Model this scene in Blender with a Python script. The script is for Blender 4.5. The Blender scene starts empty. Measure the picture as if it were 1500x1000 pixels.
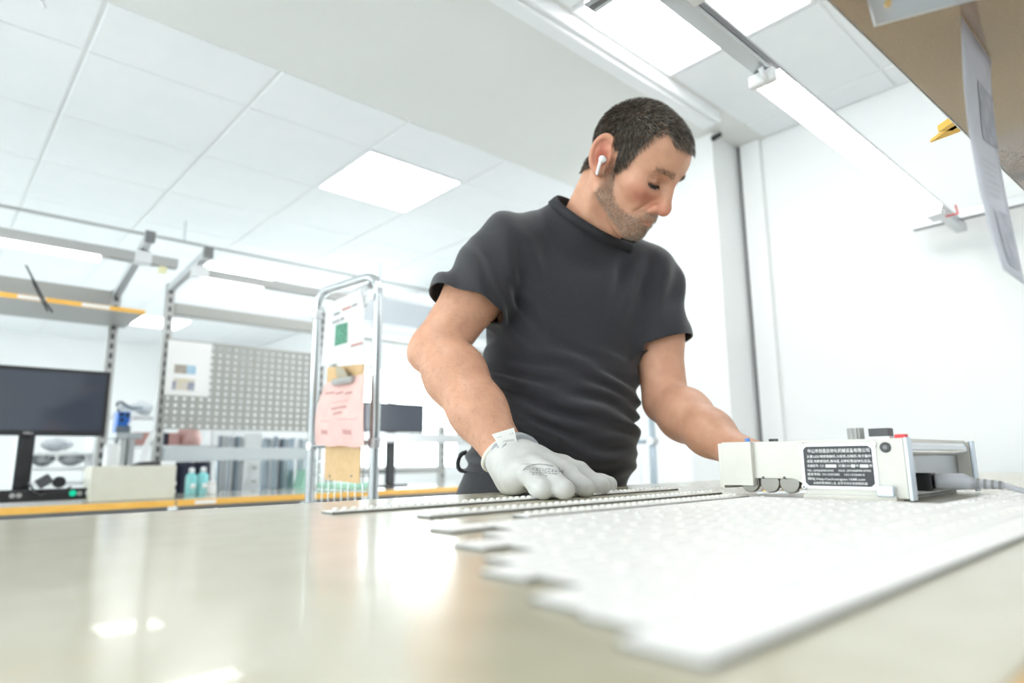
import bpy, bmesh, math, random
import numpy as np
from mathutils import Vector, Matrix
random.seed(7); np.random.seed(7)
scn = bpy.context.scene
COL = scn.collection
# ------------------------------------------------------------------ camera
F = 950.0; CZ = 1.05; CAM = Vector((0, 0, CZ))
MR = Matrix(((0.73975744, -0.1116813, -0.66354067), (-0.67277937, -0.13927106, -0.72661647), (-0.01126254, 0.98393641, -0.17816368)))
cd = bpy.data.cameras.new('camera'); cam = bpy.data.objects.new('camera', cd); COL.objects.link(cam)
cam.matrix_world = Matrix.Translation(CAM) @ MR.to_4x4()
cd.sensor_width = 36.0; cd.lens = 36.0 * F / 1500.0; cd.clip_start = 0.02; cd.clip_end = 100
cd.dof.use_dof = True; cd.dof.focus_distance = 1.0; cd.dof.aperture_fstop = 2.6; cd.dof.aperture_blades = 0
scn.camera = cam
# ------------------------------------------------------------------ light and exposure
W = bpy.data.worlds.new('world'); scn.world = W; W.use_nodes = True
W.node_tree.nodes['Background'].inputs[0].default_value = (0.93, 0.97, 1.0, 1)
W.node_tree.nodes['Background'].inputs[1].default_value = 11.0
vs = scn.view_settings
vs.view_transform = 'Standard'; vs.look = 'None'; vs.gamma = 1.0; vs.use_curve_mapping = False
vs.exposure = -0.22
PANEL_L = 11.0     # ceiling panels
TUBE_L = 9.0      # bench lamps
scn.cycles.max_bounces = 8; scn.cycles.diffuse_bounces = 5; scn.cycles.glossy_bounces = 4
scn.cycles.transparent_max_bounces = 12; scn.cycles.sample_clamp_indirect = 6.0
scn.cycles.use_denoising = True; scn.cycles.caustics_reflective = False; scn.cycles.caustics_refractive = False

# pixel of the photograph -> point on a plane of the room
def ray(x, y): return MR @ Vector(((x - 750) / F, -(y - 500) / F, -1.0))
def pz(x, y, z): r = ray(x, y); return CAM + r * ((z - CZ) / r.z)
def py(x, y, Y): r = ray(x, y); return CAM + r * (Y / r.y)
def px(x, y, X): r = ray(x, y); return CAM + r * (X / r.x)
def pd(x, y, d): return CAM + ray(x, y) * d

# ------------------------------------------------------------------ materials
MATS = {}
def mat(name, col, rough=0.5, metal=0.0, spec=0.5, emit=0.0, noise=None, bump=None, coat=0.0, trans=0.0, alpha=1.0, sss=0.0, sheen=0.0, stretch=(1, 1, 1)):
    m = bpy.data.materials.new(name); m.use_nodes = True; MATS[name] = m
    nt = m.node_tree; b = nt.nodes['Principled BSDF']; I = b.inputs
    I['Base Color'].default_value = (*col, 1); I['Roughness'].default_value = rough; I['Metallic'].default_value = metal
    I['Specular IOR Level'].default_value = spec; I['Coat Weight'].default_value = coat; I['Transmission Weight'].default_value = trans
    I['Alpha'].default_value = alpha
    if sheen: I['Sheen Weight'].default_value = sheen; I['Sheen Roughness'].default_value = .45
    if sss: I['Subsurface Weight'].default_value = sss; I['Subsurface Radius'].default_value = (.012, .005, .003); I['Subsurface Scale'].default_value = 1.0
    if emit: I['Emission Color'].default_value = (1, 1, 1, 1) if emit > 0 else (*col, 1); I['Emission Strength'].default_value = abs(emit)
    if noise or bump:
        tc = nt.nodes.new('ShaderNodeTexCoord'); mp = nt.nodes.new('ShaderNodeMapping'); mp.inputs['Scale'].default_value = stretch
        nt.links.new(tc.outputs['Object'], mp.inputs[0])
    if noise:
        n = nt.nodes.new('ShaderNodeTexNoise'); n.inputs['Scale'].default_value = noise[0]; n.inputs['Detail'].default_value = 5
        nt.links.new(mp.outputs[0], n.inputs['Vector'])
        r = nt.nodes.new('ShaderNodeValToRGB'); c2 = noise[1]
        r.color_ramp.elements[0].color = (*col, 1); r.color_ramp.elements[1].color = (*c2, 1)
        r.color_ramp.elements[0].position = .35; r.color_ramp.elements[1].position = .68
        nt.links.new(n.outputs[0], r.inputs[0]); nt.links.new(r.outputs[0], I['Base Color'])
    if bump:
        n2 = nt.nodes.new('ShaderNodeTexNoise'); n2.inputs['Scale'].default_value = bump[0]; n2.inputs['Detail'].default_value = 4
        nt.links.new(mp.outputs[0], n2.inputs['Vector'])
        bp = nt.nodes.new('ShaderNodeBump'); bp.inputs['Strength'].default_value = bump[1]; bp.inputs['Distance'].default_value = bump[2] if len(bump) > 2 else .002
        nt.links.new(n2.outputs[0], bp.inputs['Height']); nt.links.new(bp.outputs[0], I['Normal'])
    return m
def M(n): return MATS[n]
mat('wall_paint', (.86, .87, .87), .75, noise=(3, (.88, .885, .88)), bump=(180, .05))
mat('ceiling_tile', (.87, .89, .90), .85, noise=(9, (.89, .905, .91)), bump=(260, .08))
mat('plaster', (.76, .76, .735), .8, noise=(2, (.78, .78, .755)))
mat('grid_rail', (.84, .85, .85), .6)
mat('floor_vinyl', (.70, .71, .71), .35, noise=(4, (.76, .77, .77)))
mat('white_metal', (.86, .87, .88), .35)
mat('diffuser', (1, 1, 1), .6, emit=PANEL_L)
mat('tube_light', (1, 1, 1), .6, emit=TUBE_L)
mat('alu', (.62, .63, .64), .32, metal=.75)
mat('alu_grey', (.47, .47, .46), .38, metal=.5)
mat('steel_grey', (.40, .40, .39), .5, metal=.15)
mat('grey_paint', (.42, .415, .39), .5)
mat('light_grey_paint', (.55, .59, .62), .45)
mat('peg_grey', (.36, .36, .335), .5)
mat('dark_grey', (.07, .07, .075), .45)
mat('mid_grey', (.20, .20, .205), .45)
mat('black_plastic', (.015, .015, .017), .35)
mat('black_gloss', (.012, .013, .018), .08)
mat('screen', (.06, .068, .09), .05)
mat('worktop', (.70, .68, .60), .10, noise=(40, (.73, .71, .63)), coat=.35, bump=(6, .06, .0006))
mat('our_worktop', (.50, .465, .345), .20, noise=(30, (.54, .505, .385)), coat=.15, bump=(5, .05, .0005))
mat('orange_edge', (.82, .43, .07), .4, noise=(18, (.90, .52, .12)), stretch=(1, 8, 8))
mat('pcb_white', (.92, .92, .90), .42, spec=.3)
mat('lens_white', (.90, .89, .84), .25, sss=.1)
mat('pcb_core', (.16, .16, .15), .5, metal=.3)
mat('chrome', (.75, .77, .80), .14, metal=1.0)
mat('tube_chrome', (.66, .69, .71), .22, metal=.95)
mat('machine_cream', (.68, .67, .62), .38, noise=(30, (.71, .70, .65)))
mat('machine_edge', (.66, .73, .82), .3, metal=.25)
mat('stainless', (.42, .42, .43), .25, metal=.9, bump=(60, .15, .001))
mat('blade', (.23, .22, .20), .35, metal=.6)
mat('plate_black', (.022, .022, .03), .4)
mat('print_white', (.90, .90, .88), .6)
mat('print_grey', (.30, .30, .31), .6)
mat('print_pale', (.55, .55, .57), .7)
mat('print_red', (.52, .28, .26), .7)
mat('red_plastic', (.75, .03, .03), .35)
mat('blue_plastic', (.02, .16, .62), .4)
mat('blue_plug', (.12, .30, .72), .35)
mat('brass', (.72, .50, .22), .3, metal=.8)
mat('cord_grey', (.40, .41, .44), .5)
mat('paper', (.86, .86, .85), .6)
mat('plastic_sheet', (.80, .80, .79), .25, alpha=.86)
mat('blue_paper', (.70, .71, .78), .5, alpha=.88)
mat('picture_grey', (.36, .37, .43), .5, noise=(60, (.52, .53, .58)))
mat('picture_brown', (.30, .25, .20), .5, noise=(30, (.42, .37, .33)))
mat('picture_blue', (.30, .48, .62), .5, noise=(30, (.45, .60, .70)))
mat('picture_tan', (.68, .60, .40), .5, noise=(30, (.62, .60, .62)))
mat('picture_navy', (.16, .17, .26), .5, noise=(50, (.42, .43, .48)))
mat('picture_green', (.03, .16, .11), .4, noise=(120, (.10, .38, .22)))
mat('pink_paper', (.74, .45, .41), .4, noise=(20, (.78, .51, .46)), bump=(25, .4, .006))
mat('cardboard', (.60, .40, .20), .7, noise=(40, (.66, .45, .24)))
mat('clip_metal', (.42, .37, .28), .35, metal=.6)
mat('shelf_brown', (.25, .155, .085), .07, spec=1.0, noise=(400, (.29, .185, .105)), coat=1.0)
mat('beige_box', (.66, .64, .54), .55, noise=(12, (.69, .67, .57)))
mat('white_plastic', (.88, .89, .90), .35)
mat('teal_liquid', (.25, .66, .68), .25, noise=(14, (.40, .75, .76)))
mat('navy_cloth', (.025, .03, .055), .8)
mat('profile_blue', (.36, .43, .49), .3, metal=.55)
mat('profile_dark', (.17, .21, .25), .35, metal=.4)
mat('green_plastic', (.42, .72, .56), .4)
mat('green_led', (.0, .55, .32), .3, emit=-.6)
mat('film', (.80, .83, .86), .25, noise=(9, (.55, .58, .62)), bump=(12, .8, .02))
mat('yellow_wood', (.85, .52, .09), .45)
mat('pale_yellow', (.86, .82, .50), .4)
mat('window_frame', (.86, .87, .88), .4)
g = bpy.data.materials.new('glass_pane'); g.use_nodes = True; MATS['glass_pane'] = g
_n = g.node_tree; _n.nodes.clear()
_o = _n.nodes.new('ShaderNodeOutputMaterial'); _m = _n.nodes.new('ShaderNodeMixShader'); _t = _n.nodes.new('ShaderNodeBsdfTransparent'); _g = _n.nodes.new('ShaderNodeBsdfGlossy')
_g.inputs['Roughness'].default_value = .02; _m.inputs[0].default_value = .07; _t.inputs[0].default_value = (.95, .98, .97, 1)
_n.links.new(_t.outputs[0], _m.inputs[1]); _n.links.new(_g.outputs[0], _m.inputs[2]); _n.links.new(_m.outputs[0], _o.inputs[0])

# ------------------------------------------------------------------ mesh helpers
def thing(name, label, cat, loc=(0, 0, 0), group=None):
    o = bpy.data.objects.new(name, None); COL.objects.link(o); o.location = loc; o.empty_display_size = .05
    o['label'] = label; o['category'] = cat
    if group: o['group'] = group
    return o
def tag(o, label, cat, group=None):
    o['label'] = label; o['category'] = cat
    if group: o['group'] = group
    return o
def wloc(o):
    v = Vector((0, 0, 0))
    while o is not None: v += o.location; o = o.parent
    return v
class B:
    def __init__(s): s.v = []; s.f = []
    def add(s, vs, fs):
        k = len(s.v); s.v += [tuple(p) for p in vs]; s.f += [tuple(i + k for i in f) for f in fs]; return s
    def box(s, a, b):
        x0, y0, z0 = [min(p, q) for p, q in zip(a, b)]; x1, y1, z1 = [max(p, q) for p, q in zip(a, b)]
        return s.add([(x0, y0, z0), (x1, y0, z0), (x1, y1, z0), (x0, y1, z0), (x0, y0, z1), (x1, y0, z1), (x1, y1, z1), (x0, y1, z1)],
                     [(0, 3, 2, 1), (4, 5, 6, 7), (0, 1, 5, 4), (1, 2, 6, 5), (2, 3, 7, 6), (3, 0, 4, 7)])
    def bar(s, p, q, w, h, up=(0, 0, 1)):           # bar of w x h section from p to q
        p = Vector(p); q = Vector(q); d = (q - p).normalized(); u = Vector(up); r = d.cross(u).normalized(); u = r.cross(d).normalized()
        vs = [c + r * (a * w / 2) + u * (b * h / 2) for c in (p, q) for a, b in ((-1, -1), (1, -1), (1, 1), (-1, 1))]
        return s.add(vs, [(0, 1, 2, 3), (7, 6, 5, 4), (0, 4, 5, 1), (1, 5, 6, 2), (2, 6, 7, 3), (3, 7, 4, 0)])
    def prism(s, poly, off):
        n = len(poly); off = Vector(off); p = [Vector(q) for q in poly]
        nr = (p[1] - p[0]).cross(p[2] - p[1])
        if nr.dot(off) > 0: p = p[::-1]
        vs = p + [q + off for q in p]
        return s.add(vs, [tuple(range(n)), tuple(range(2 * n - 1, n - 1, -1))] + [(i, i + n, (i + 1) % n + n, (i + 1) % n) for i in range(n)])
    def cyl(s, p, q, r, n=16, r2=None):
        return s.tube([p, q], [r, r if r2 is None else r2], n)
    def tube(s, pts, r, n=12, close=True):
        P = [Vector(p) for p in pts]; m = len(P)
        if not hasattr(r, '__len__'): r = [r] * m
        T = [(P[min(i + 1, m - 1)] - P[max(i - 1, 0)]).normalized() for i in range(m)]
        a = Vector((0, 0, 1)) if abs(T[0].z) < .9 else Vector((1, 0, 0))
        U = (a - T[0] * a.dot(T[0])).normalized(); vs = []
        for i in range(m):
            U = (U - T[i] * U.dot(T[i])).normalized(); V = T[i].cross(U)
            vs += [P[i] + (U * math.cos(2 * math.pi * k / n) + V * math.sin(2 * math.pi * k / n)) * r[i] for k in range(n)]
        fs = [(i * n + k, i * n + (k + 1) % n, (i + 1) * n + (k + 1) % n, (i + 1) * n + k) for i in range(m - 1) for k in range(n)]
        if close: fs += [tuple(range(n - 1, -1, -1)), tuple((m - 1) * n + k for k in range(n))]
        return s.add(vs, fs)
    def lathe(s, c, prof, n=20):                    # prof: (radius, height) list around +z at c
        c = Vector(c); vs = [c + Vector((r * math.cos(2 * math.pi * k / n), r * math.sin(2 * math.pi * k / n), h)) for r, h in prof for k in range(n)]
        m = len(prof)
        fs = [(i * n + k, i * n + (k + 1) % n, (i + 1) * n + (k + 1) % n, (i + 1) * n + k) for i in range(m - 1) for k in range(n)]
        fs += [tuple(range(n - 1, -1, -1)), tuple((m - 1) * n + k for k in range(n))]
        return s.add(vs, fs)
    def grid(s, fn, nu, nv):                        # fn(u,v) -> point
        vs = [fn(i / nu, j / nv) for j in range(nv + 1) for i in range(nu + 1)]
        return s.add(vs, [(j * (nu + 1) + i, j * (nu + 1) + i + 1, (j + 1) * (nu + 1) + i + 1, (j + 1) * (nu + 1) + i) for j in range(nv) for i in range(nu)])
    def build(s, name, m, parent=None, smooth=False, bevel=0.0, kind=None, thick=0.0):
        if parent is not None: o0 = wloc(parent)
        else:
            a = np.array([tuple(p) for p in s.v]); o0 = Vector(((a[:, 0].min() + a[:, 0].max()) / 2, (a[:, 1].min() + a[:, 1].max()) / 2, a[:, 2].min()))
        me = bpy.data.meshes.new(name); me.from_pydata([tuple(Vector(p) - o0) for p in s.v], [], s.f); me.materials.append(M(m) if isinstance(m, str) else m)
        if smooth: me.polygons.foreach_set('use_smooth', [True] * len(me.polygons))
        me.update()
        o = bpy.data.objects.new(name, me); COL.objects.link(o)
        if parent is not None: o.parent = parent
        else: o.location = o0
        if thick:
            md = o.modifiers.new('thickness', 'SOLIDIFY'); md.thickness = thick; md.offset = 0
        if bevel:
            md = o.modifiers.new('bevel', 'BEVEL'); md.width = bevel; md.segments = 2; md.limit_method = 'ANGLE'; md.angle_limit = math.radians(40)
            if not smooth and len(me.polygons): me.polygons.foreach_set('use_smooth', [True] * len(me.polygons)); w = o.modifiers.new('normals', 'WEIGHTED_NORMAL'); w.keep_sharp = True
        if kind: o['kind'] = kind
        return o
def bx(name, a, b, m, parent=None, bevel=.0, kind=None): return B().box(a, b).build(name, m, parent, bevel=bevel, kind=kind)
def round_path(pts, rad, n=6):
    P = [Vector(p) for p in pts]; out = [P[0]]
    for i in range(1, len(P) - 1):
        a, b, c = P[i - 1], P[i], P[i + 1]; u = (a - b).normalized(); w = (c - b).normalized(); r = min(rad, (a - b).length * .45, (c - b).length * .45)
        for k in range(n + 1):
            t = k / n; out.append((b + u * r) * (1 - t) ** 2 + b * 2 * t * (1 - t) + (b + w * r) * t * t)
    return out + [P[-1]]
def link_copy(o, parent, loc):
    c = o.copy(); COL.objects.link(c); c.parent = parent; c.location = loc; return c
def text(name, s, size, m, parent, origin, right, up, align='LEFT', width=None, kind=None):
    cu = bpy.data.curves.new(name, 'FONT'); cu.body = s; cu.size = size; cu.align_x = align; cu.fill_mode = 'FRONT' if hasattr(cu, 'fill_mode') else 'BOTH'; cu.resolution_u = 2; cu.offset = size * .012
    o = bpy.data.objects.new(name, cu); COL.objects.link(o)
    dg = bpy.context.evaluated_depsgraph_get(); dg.update()
    me = bpy.data.meshes.new_from_object(o.evaluated_get(dg)); COL.objects.unlink(o); bpy.data.objects.remove(o); bpy.data.curves.remove(cu)
    r = Vector(right).normalized(); u = Vector(up).normalized(); c = Vector(origin) - (wloc(parent) if parent else Vector())
    sx = 1.0
    if width and len(me.vertices):
        xs = [v.co.x for v in me.vertices]; sx = width / max(1e-6, max(xs) - min(xs))
    for v in me.vertices: v.co = c + r * (v.co.x * sx) + u * v.co.y
    me.materials.clear(); me.materials.append(M(m)); me.update()
    o = bpy.data.objects.new(name, me); COL.objects.link(o)
    if parent: o.parent = parent
    return o
def struct(o): o['kind'] = 'structure'; return o

# ------------------------------------------------------------------ the room
XL, XR, XF, YN, YB_, ZCEIL = -4.6, 2.95, 3.35, -3.2, 9.6, 2.6
struct(bx('floor', (XL, YN, -.05), (XF + .1, YB_, 0), 'floor_vinyl'))
ceil = struct(bx('ceiling', (XL, YN, ZCEIL + .0065), (XF + .1, YB_, ZCEIL + .10), 'grid_rail'))
YS = 1.40; YBAND = 2.37
# plain plaster band between the beam and the tiles
struct(bx('ceiling_plaster', (XL, YS - .05, ZCEIL), (XF, YBAND, ZCEIL + .019), 'plaster'))
# ceiling tiles: pitch .61 both ways, each a piece of its own
PT = .61; X0 = .315; Y0 = 2.735
LX = X0 + 2 * PT; LIGHTS = []
def light_cell(ix, j): return False
def tile_mesh(w, d):
    me = B().box((-w / 2, -d / 2, 0), (w / 2, d / 2, .012))
    return me
_tile = {}
def tile(x0, x1, y0, y1):
    key = (round(x1 - x0, 3), round(y1 - y0, 3)); c = Vector(((x0 + x1) / 2, (y0 + y1) / 2, ZCEIL))
    if key not in _tile:
        b = B(); w, d = (x1 - x0) / 2 - .007, (y1 - y0) / 2 - .0035; e = .004
        lo = [(-w + e, -d + e, 0), (w - e, -d + e, 0), (w - e, d - e, 0), (-w + e, d - e, 0)]; hi = [(-w, -d, .007), (w, -d, .007), (w, d, .007), (-w, d, .007)]
        top = [(p[0], p[1], .018) for p in hi]
        b.add(lo + hi + top, [(3, 2, 1, 0)] + [(i, (i + 1) % 4, (i + 1) % 4 + 4, i + 4) for i in range(4)] + [(i + 4, (i + 1) % 4 + 4, (i + 1) % 4 + 8, i + 8) for i in range(4)] + [(8, 9, 10, 11)])
        o = b.build('ceiling_tile', 'ceiling_tile', ceil); _tile[key] = o; o.location = c
    else: link_copy(_tile[key], ceil, c)
light_rows = {0: 'A', 4: 'D', 8: 'C'}
def is_light(ix, iy): return ix in (2, -4) and iy in (-99, 0, 4, 8)  # the left column lies out of view, added for its light
for ix in range(-7, 6):
    xa = X0 + ix * PT; xb = min(xa + PT, XF - .005)
    if xa > XF - .05: continue
    tile(xa, xb, YBAND + .002, Y0)
    for iy in range(0, 12):
        ya = Y0 + iy * PT; yb = min(ya + PT, YB_ - .01)
        if ya > YB_ - .1: continue
        if is_light(ix, iy): LIGHTS.append((xa, ya)); continue
        tile(xa, xb, ya, yb)
    for iy in range(-5, 0):                              # the bay over the near bench
        ya = 1.365 + iy * PT + .0
        if ix in (2, -4, -1) and iy in (-1, -5): LIGHTS.append((xa, ya)); continue
        if xa > XR - .1: continue
        tile(xa, min(xb, XR - .005), ya, ya + PT)
LABELS = {(2, 'B'): 'square ceiling light panel above the aluminium lamp rail of the near bench'}
def ceiling_light(xa, ya):
    if abs(xa - LX) < .1 and abs(ya - Y0) < .1: lab = 'square ceiling light panel in the tiles past the plain plaster band'
    elif abs(xa - LX) < .1 and 0 < ya < 1.3: lab = 'square ceiling light panel above the aluminium lamp rail of the near bench'
    elif abs(xa - LX) < .1 and 4.9 < ya < 5.5: lab = 'square ceiling light panel above the lamp of the perforated board bench'
    elif abs(xa - LX) < .1 and ya > 7: lab = 'square ceiling light panel deepest in the room, showing between two bench posts'
    else: lab = 'square white ceiling light panel over the part of the room behind the photographer'  # panels outside the view, added because the room needs their light
    g_ = 'unseen ceiling light panels added for light' if 'photographer' in lab else None
    t = thing('ceiling_light', lab, 'light', (xa + PT / 2, ya + PT / 2, ZCEIL - .004), g_)
    a = PT / 2 - .006; w = .014; c = t.location; z0, z1 = ZCEIL - .004, ZCEIL + .018
    f = B()
    for q in (((-a, -a), (a, -a + w)), ((-a, a - w), (a, a)), ((-a, -a + w), (-a + w, a - w)), ((a - w, -a + w), (a, a - w))):
        f.box((c.x + q[0][0], c.y + q[0][1], z0), (c.x + q[1][0], c.y + q[1][1], z1))
    f.build('frame', 'white_metal', t)
    bx('diffuser', (c.x - a + w, c.y - a + w, z0 + .003), (c.x + a - w, c.y + a - w, z0 + .012), 'diffuser', t)
for xa, ya in LIGHTS: ceiling_light(xa, ya)
# beam between the two ceilings
b = B(); b.box((XL, 1.365, ZCEIL - .055), (2.55, 1.455, ZCEIL + .018)); b.box((XL, 1.385, ZCEIL - .07), (2.53, 1.445, ZCEIL - .055))
struct(b.build('trim_1', 'white_metal', bevel=.012))
# walls
struct(bx('wall_right', (XR, YN, 0), (XR + .12, 1.50, ZCEIL + .02), 'wall_paint'))
struct(bx('wall_pier', (2.70, 1.50, 0), (XR + .12, 1.72, ZCEIL + .02), 'wall_paint'))
WY0, WY1, WZ0, WZ1 = 4.35, 6.6, .95, 2.0
w = B(); w.box((XF, 1.5, 0), (XF + .15, WY0, ZCEIL + .02)); w.box((XF, WY1, 0), (XF + .15, YB_, ZCEIL + .02)); w.box((XF, WY0, 0), (XF + .15, WY1, WZ0)); w.box((XF, WY0, WZ1), (XF + .15, WY1, ZCEIL + .02))
struct(w.build('wall_right_rear', 'wall_paint'))
BW0, BW1 = -3.9, -1.2
w = B(); w.box((XL, YB_, 0), (BW0, YB_ + .15, ZCEIL + .02)); w.box((BW1, YB_, 0), (XF + .15, YB_ + .15, ZCEIL + .02)); w.box((BW0, YB_, 0), (BW1, YB_ + .15, WZ0)); w.box((BW0, YB_, WZ1 + .1), (BW1, YB_ + .15, ZCEIL + .02))
struct(w.build('wall_back', 'wall_paint'))
LW0, LW1 = -1.5, 6.5
w = B(); w.box((XL - .15, YN, 0), (XL, LW0, ZCEIL + .02)); w.box((XL - .15, LW1, 0), (XL, YB_, ZCEIL + .02)); w.box((XL - .15, LW0, 0), (XL, LW1, WZ0)); w.box((XL - .15, LW0, WZ1 + .2), (XL, LW1, ZCEIL + .02))
struct(w.build('wall_left', 'wall_paint'))
struct(bx('wall_near', (XL, YN - .15, 0), (XR + .12, YN, ZCEIL + .02), 'wall_paint'))
def window(name, fixed, lo, hi, z0, z1, axis, nmul):
    b = B(); t = .05
    def bb(u0, u1, za, zb, d0, d1):
        if axis == 'x': return b.box((fixed + d0, u0, za), (fixed + d1, u1, zb))
        return b.box((u0, fixed + d0, za), (u1, fixed + d1, zb))
    bb(lo, lo + t, z0, z1, .02, .09); bb(hi - t, hi, z0, z1, .02, .09); bb(lo + t, hi - t, z0, z0 + t, .02, .09); bb(lo + t, hi - t, z1 - t, z1, .02, .09)
    for k in range(1, nmul): u = lo + (hi - lo) * k / nmul; bb(u - t / 2, u + t / 2, z0 + t, z1 - t, .02, .09)
    o = struct(b.build(name, 'window_frame'))
    for k in range(nmul):
        ua = lo + (hi - lo) * k / nmul + t / 2; ub = lo + (hi - lo) * (k + 1) / nmul - t / 2; b = B(); bb(ua, ub, z0 + t, z1 - t, .05, .056); b.build('pane', 'glass_pane', o)
window('window_1', XF, WY0, WY1, WZ0, WZ1, 'x', 2)
window('unseen_window_2', YB_, BW0, BW1, WZ0, WZ1 + .1, 'y', 2)  # back window out of view, enlarged to brighten the ceiling
window('unseen_window_3', XL - .12, LW0, LW1, WZ0, WZ1 + .2, 'x', 5)  # unseen left windows, made large so daylight lifts the ceiling
# corner: dark joint and boxed-in duct on the right wall
struct(bx('trim_2', (XR - .006, 1.478, 0), (XR + .001, 1.4995, ZCEIL), 'mid_grey'))
struct(bx('trim_3', (XR - .028, 1.375, 0), (XR, 1.476, ZCEIL), 'wall_paint', bevel=.004))
# sloping bulkhead on the rear right wall
c0 = px(1022, 347, XF)
prof = [Vector((XF, c0.y, c0.z)), Vector((XF - (ZCEIL - .005 - c0.z) / .62, c0.y, ZCEIL - .005)), Vector((XF, c0.y, ZCEIL - .005))]
struct(B().prism(prof, (0, 1.0, 0)).build('wall_bulkhead', 'wall_paint'))
# ------------------------------------------------------------------ near bench: worktop, LED strips, frame, lamp, shelf
TZ = .995; TY0, TY1, TX0, TX1 = .045, .849, -1.1, 2.35
wb = thing('workbench', 'workbench with glossy cream top and orange edge carrying the LED strips', 'workbench', (.6, .45, 0))
bx('worktop', (TX0, TY0, TZ - .028), (TX1, TY1, TZ), 'our_worktop', wb, bevel=.002)
bx('edge_strip', (TX0, TY0 - .006, TZ - .026), (TX1, TY0 - .0005, TZ - .002), 'orange_edge', wb)
bx('edge_strip', (TX0, TY1 + .0005, TZ - .026), (TX1, TY1 + .006, TZ - .002), 'orange_edge', wb)
for x in (TX0 + .08, .9, TX1 - .08):
    for y in (TY0 + .06, TY1 - .08): bx('leg', (x - .03, y - .03, 0), (x + .03, y + .03, TZ - .09), 'alu_grey', wb, bevel=.003)
bx('apron', (TX0 + .04, TY0 + .04, TZ - .09), (TX1 - .04, TY0 + .08, TZ - .028), 'steel_grey', wb)
bx('apron', (TX0 + .04, TY1 - .10, TZ - .09), (TX1 - .04, TY1 - .06, TZ - .028), 'steel_grey', wb)
# LED strips
lens_o = None
def led_strip(x0, x1, y, wid, lab, grp=None, slope=0.0, z=TZ, pitch=.011, r=.0040):
    global lens_o
    t = thing('led_strip', lab, 'led strip', ((x0 + x1) / 2, y, z), grp); c = t.location
    def pt(x, dy, dz): return Vector((x, y + (x - c.x) * slope + dy, z + dz))
    h = wid / 2
    B().prism([pt(x0, -h, .0), pt(x1, -h, 0), pt(x1, h, 0), pt(x0, h, 0)], (0, 0, .0018)).build('aluminium_base', 'pcb_core', t)
    B().prism([pt(x0 + .0006, -h + .0005, .0019), pt(x1 - .0006, -h + .0005, .0019), pt(x1 - .0006, h - .0005, .0019), pt(x0 + .0006, h - .0005, .0019)], (0, 0, .0009)).build('white_board', 'pcb_white', t)
    n = int((x1 - x0 - .02) / pitch)
    for k in range(n + 1):
        x = x0 + .01 + k * pitch; p = pt(x, 0, .0028) - c
        if lens_o is None:
            prof = [(r * 1.15, 0), (r * 1.1, .0008)] + [(r * math.cos(a), .0006 + r * .68 * math.sin(a)) for a in (0, .35, .7, 1.05, 1.35)] + [(r * .05, .0006 + r * .69)]
            lens_o = B().lathe(pt(x, 0, .0028), prof, 10).build('lens', 'lens_white', t, smooth=True)
        else:
            o = link_copy(lens_o, t, p); 
            o.location = p - lens_base
            if pitch > .02: o.scale = (.8, .8, .55); o.location = p - Vector((lens_base.x * .8, lens_base.y * .8, lens_base.z * .55))
        if k == 0 and 'lens_base' not in globals(): globals()['lens_base'] = p
led_strip(.33, .965, .655, .024, 'white LED strip lying under the gloved hand')
led_strip(.37, .90, .535, .022, 'single white LED strip set apart in front of the gloved hand')
led_strip(.43, .845, .462, .022, 'white LED strip with its end under the cutting wheels')
left = [.30, .335, .30, .26, .28, .235, .20, .215, .17, .165, .14]
for k in range(11):
    y = .420 - k * .0305; right = .832 if y > .235 else 1.32
    led_strip(left[k] + .02 * random.random(), right - .01 * random.random(), y, .0302, 'white LED strip in the close row across the near bench', 'rows of LED strips on the near bench', z=TZ, pitch=.0315)
# lamp frame over the near bench (z 1.9)
LZ = 1.9
lf = thing('bench_lamp_frame', 'aluminium lamp rail with cross arms and long white lamp over the near bench', 'lamp', (1.8, -.04, 0))
pA = pz(972, -12, LZ); yb = .585
def railpt(x): return Vector((x, yb, LZ))
xa_, xb_ = .86, pz(1425, 330, LZ).x
rb = B(); rb.bar((.3, yb, LZ), (xb_, yb, LZ), .036, .036); rb.build('rail', 'alu', lf, bevel=.003)
bx('rail_groove', (.32, yb - .0195, LZ - .007), (1.42, yb - .0178, LZ + .007), 'mid_grey', lf)
for xx in (pz(925, 8, LZ - .03).x, pz(1435, 311, LZ + .03).x):
    a_ = bx('cross_arm', (xx - .018, -.10, LZ + .019), (xx + .018, .735, LZ + .055), 'alu', lf, bevel=.003)
    bx('arm_groove', (xx - .006, .05, LZ + .0175), (xx + .006, .73, LZ + .0192), 'mid_grey', a_)
    bx('post', (xx - .02, -.14, 0), (xx + .02, -.10, 2.0), 'alu', lf, bevel=.003)
cx = pz(950, 5, LZ).x
bx('clamp_plate', (cx - .012, yb - .05, LZ - .023), (cx + .05, yb - .0195, LZ + .03), 'white_metal', lf, bevel=.003)
xl0, xl1 = pz(1100, 125, LZ - .03).x, pz(1372, 305, LZ - .03).x
lm = B(); n = 14
sec = [(math.cos(math.pi + math.pi * k / n) * .034, math.sin(math.pi + math.pi * k / n) * .026) for k in range(n + 1)]
lm.prism([Vector((xl0, yb + a, LZ - .021 + h)) for a, h in sec], (xl1 - xl0, 0, 0)); lmo = lm.build('lamp_tube', 'tube_light', lf)
for xx, s in ((xl0 - .012, 1), (xl1 + .012, -1)):
    cp = bx('end_cap', (xx - .011, yb - .03, LZ - .05), (xx + .011, yb + .03, LZ - .019), 'white_plastic', lf, bevel=.006)
B().tube([(xl0 - .04, yb - .01, LZ - .024), (xl0 - .025, yb - .012, LZ - .045), (xl0 - .005, yb - .01, LZ - .035)], .006, 8).build('connector', 'white_plastic', lf, smooth=True)
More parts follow.
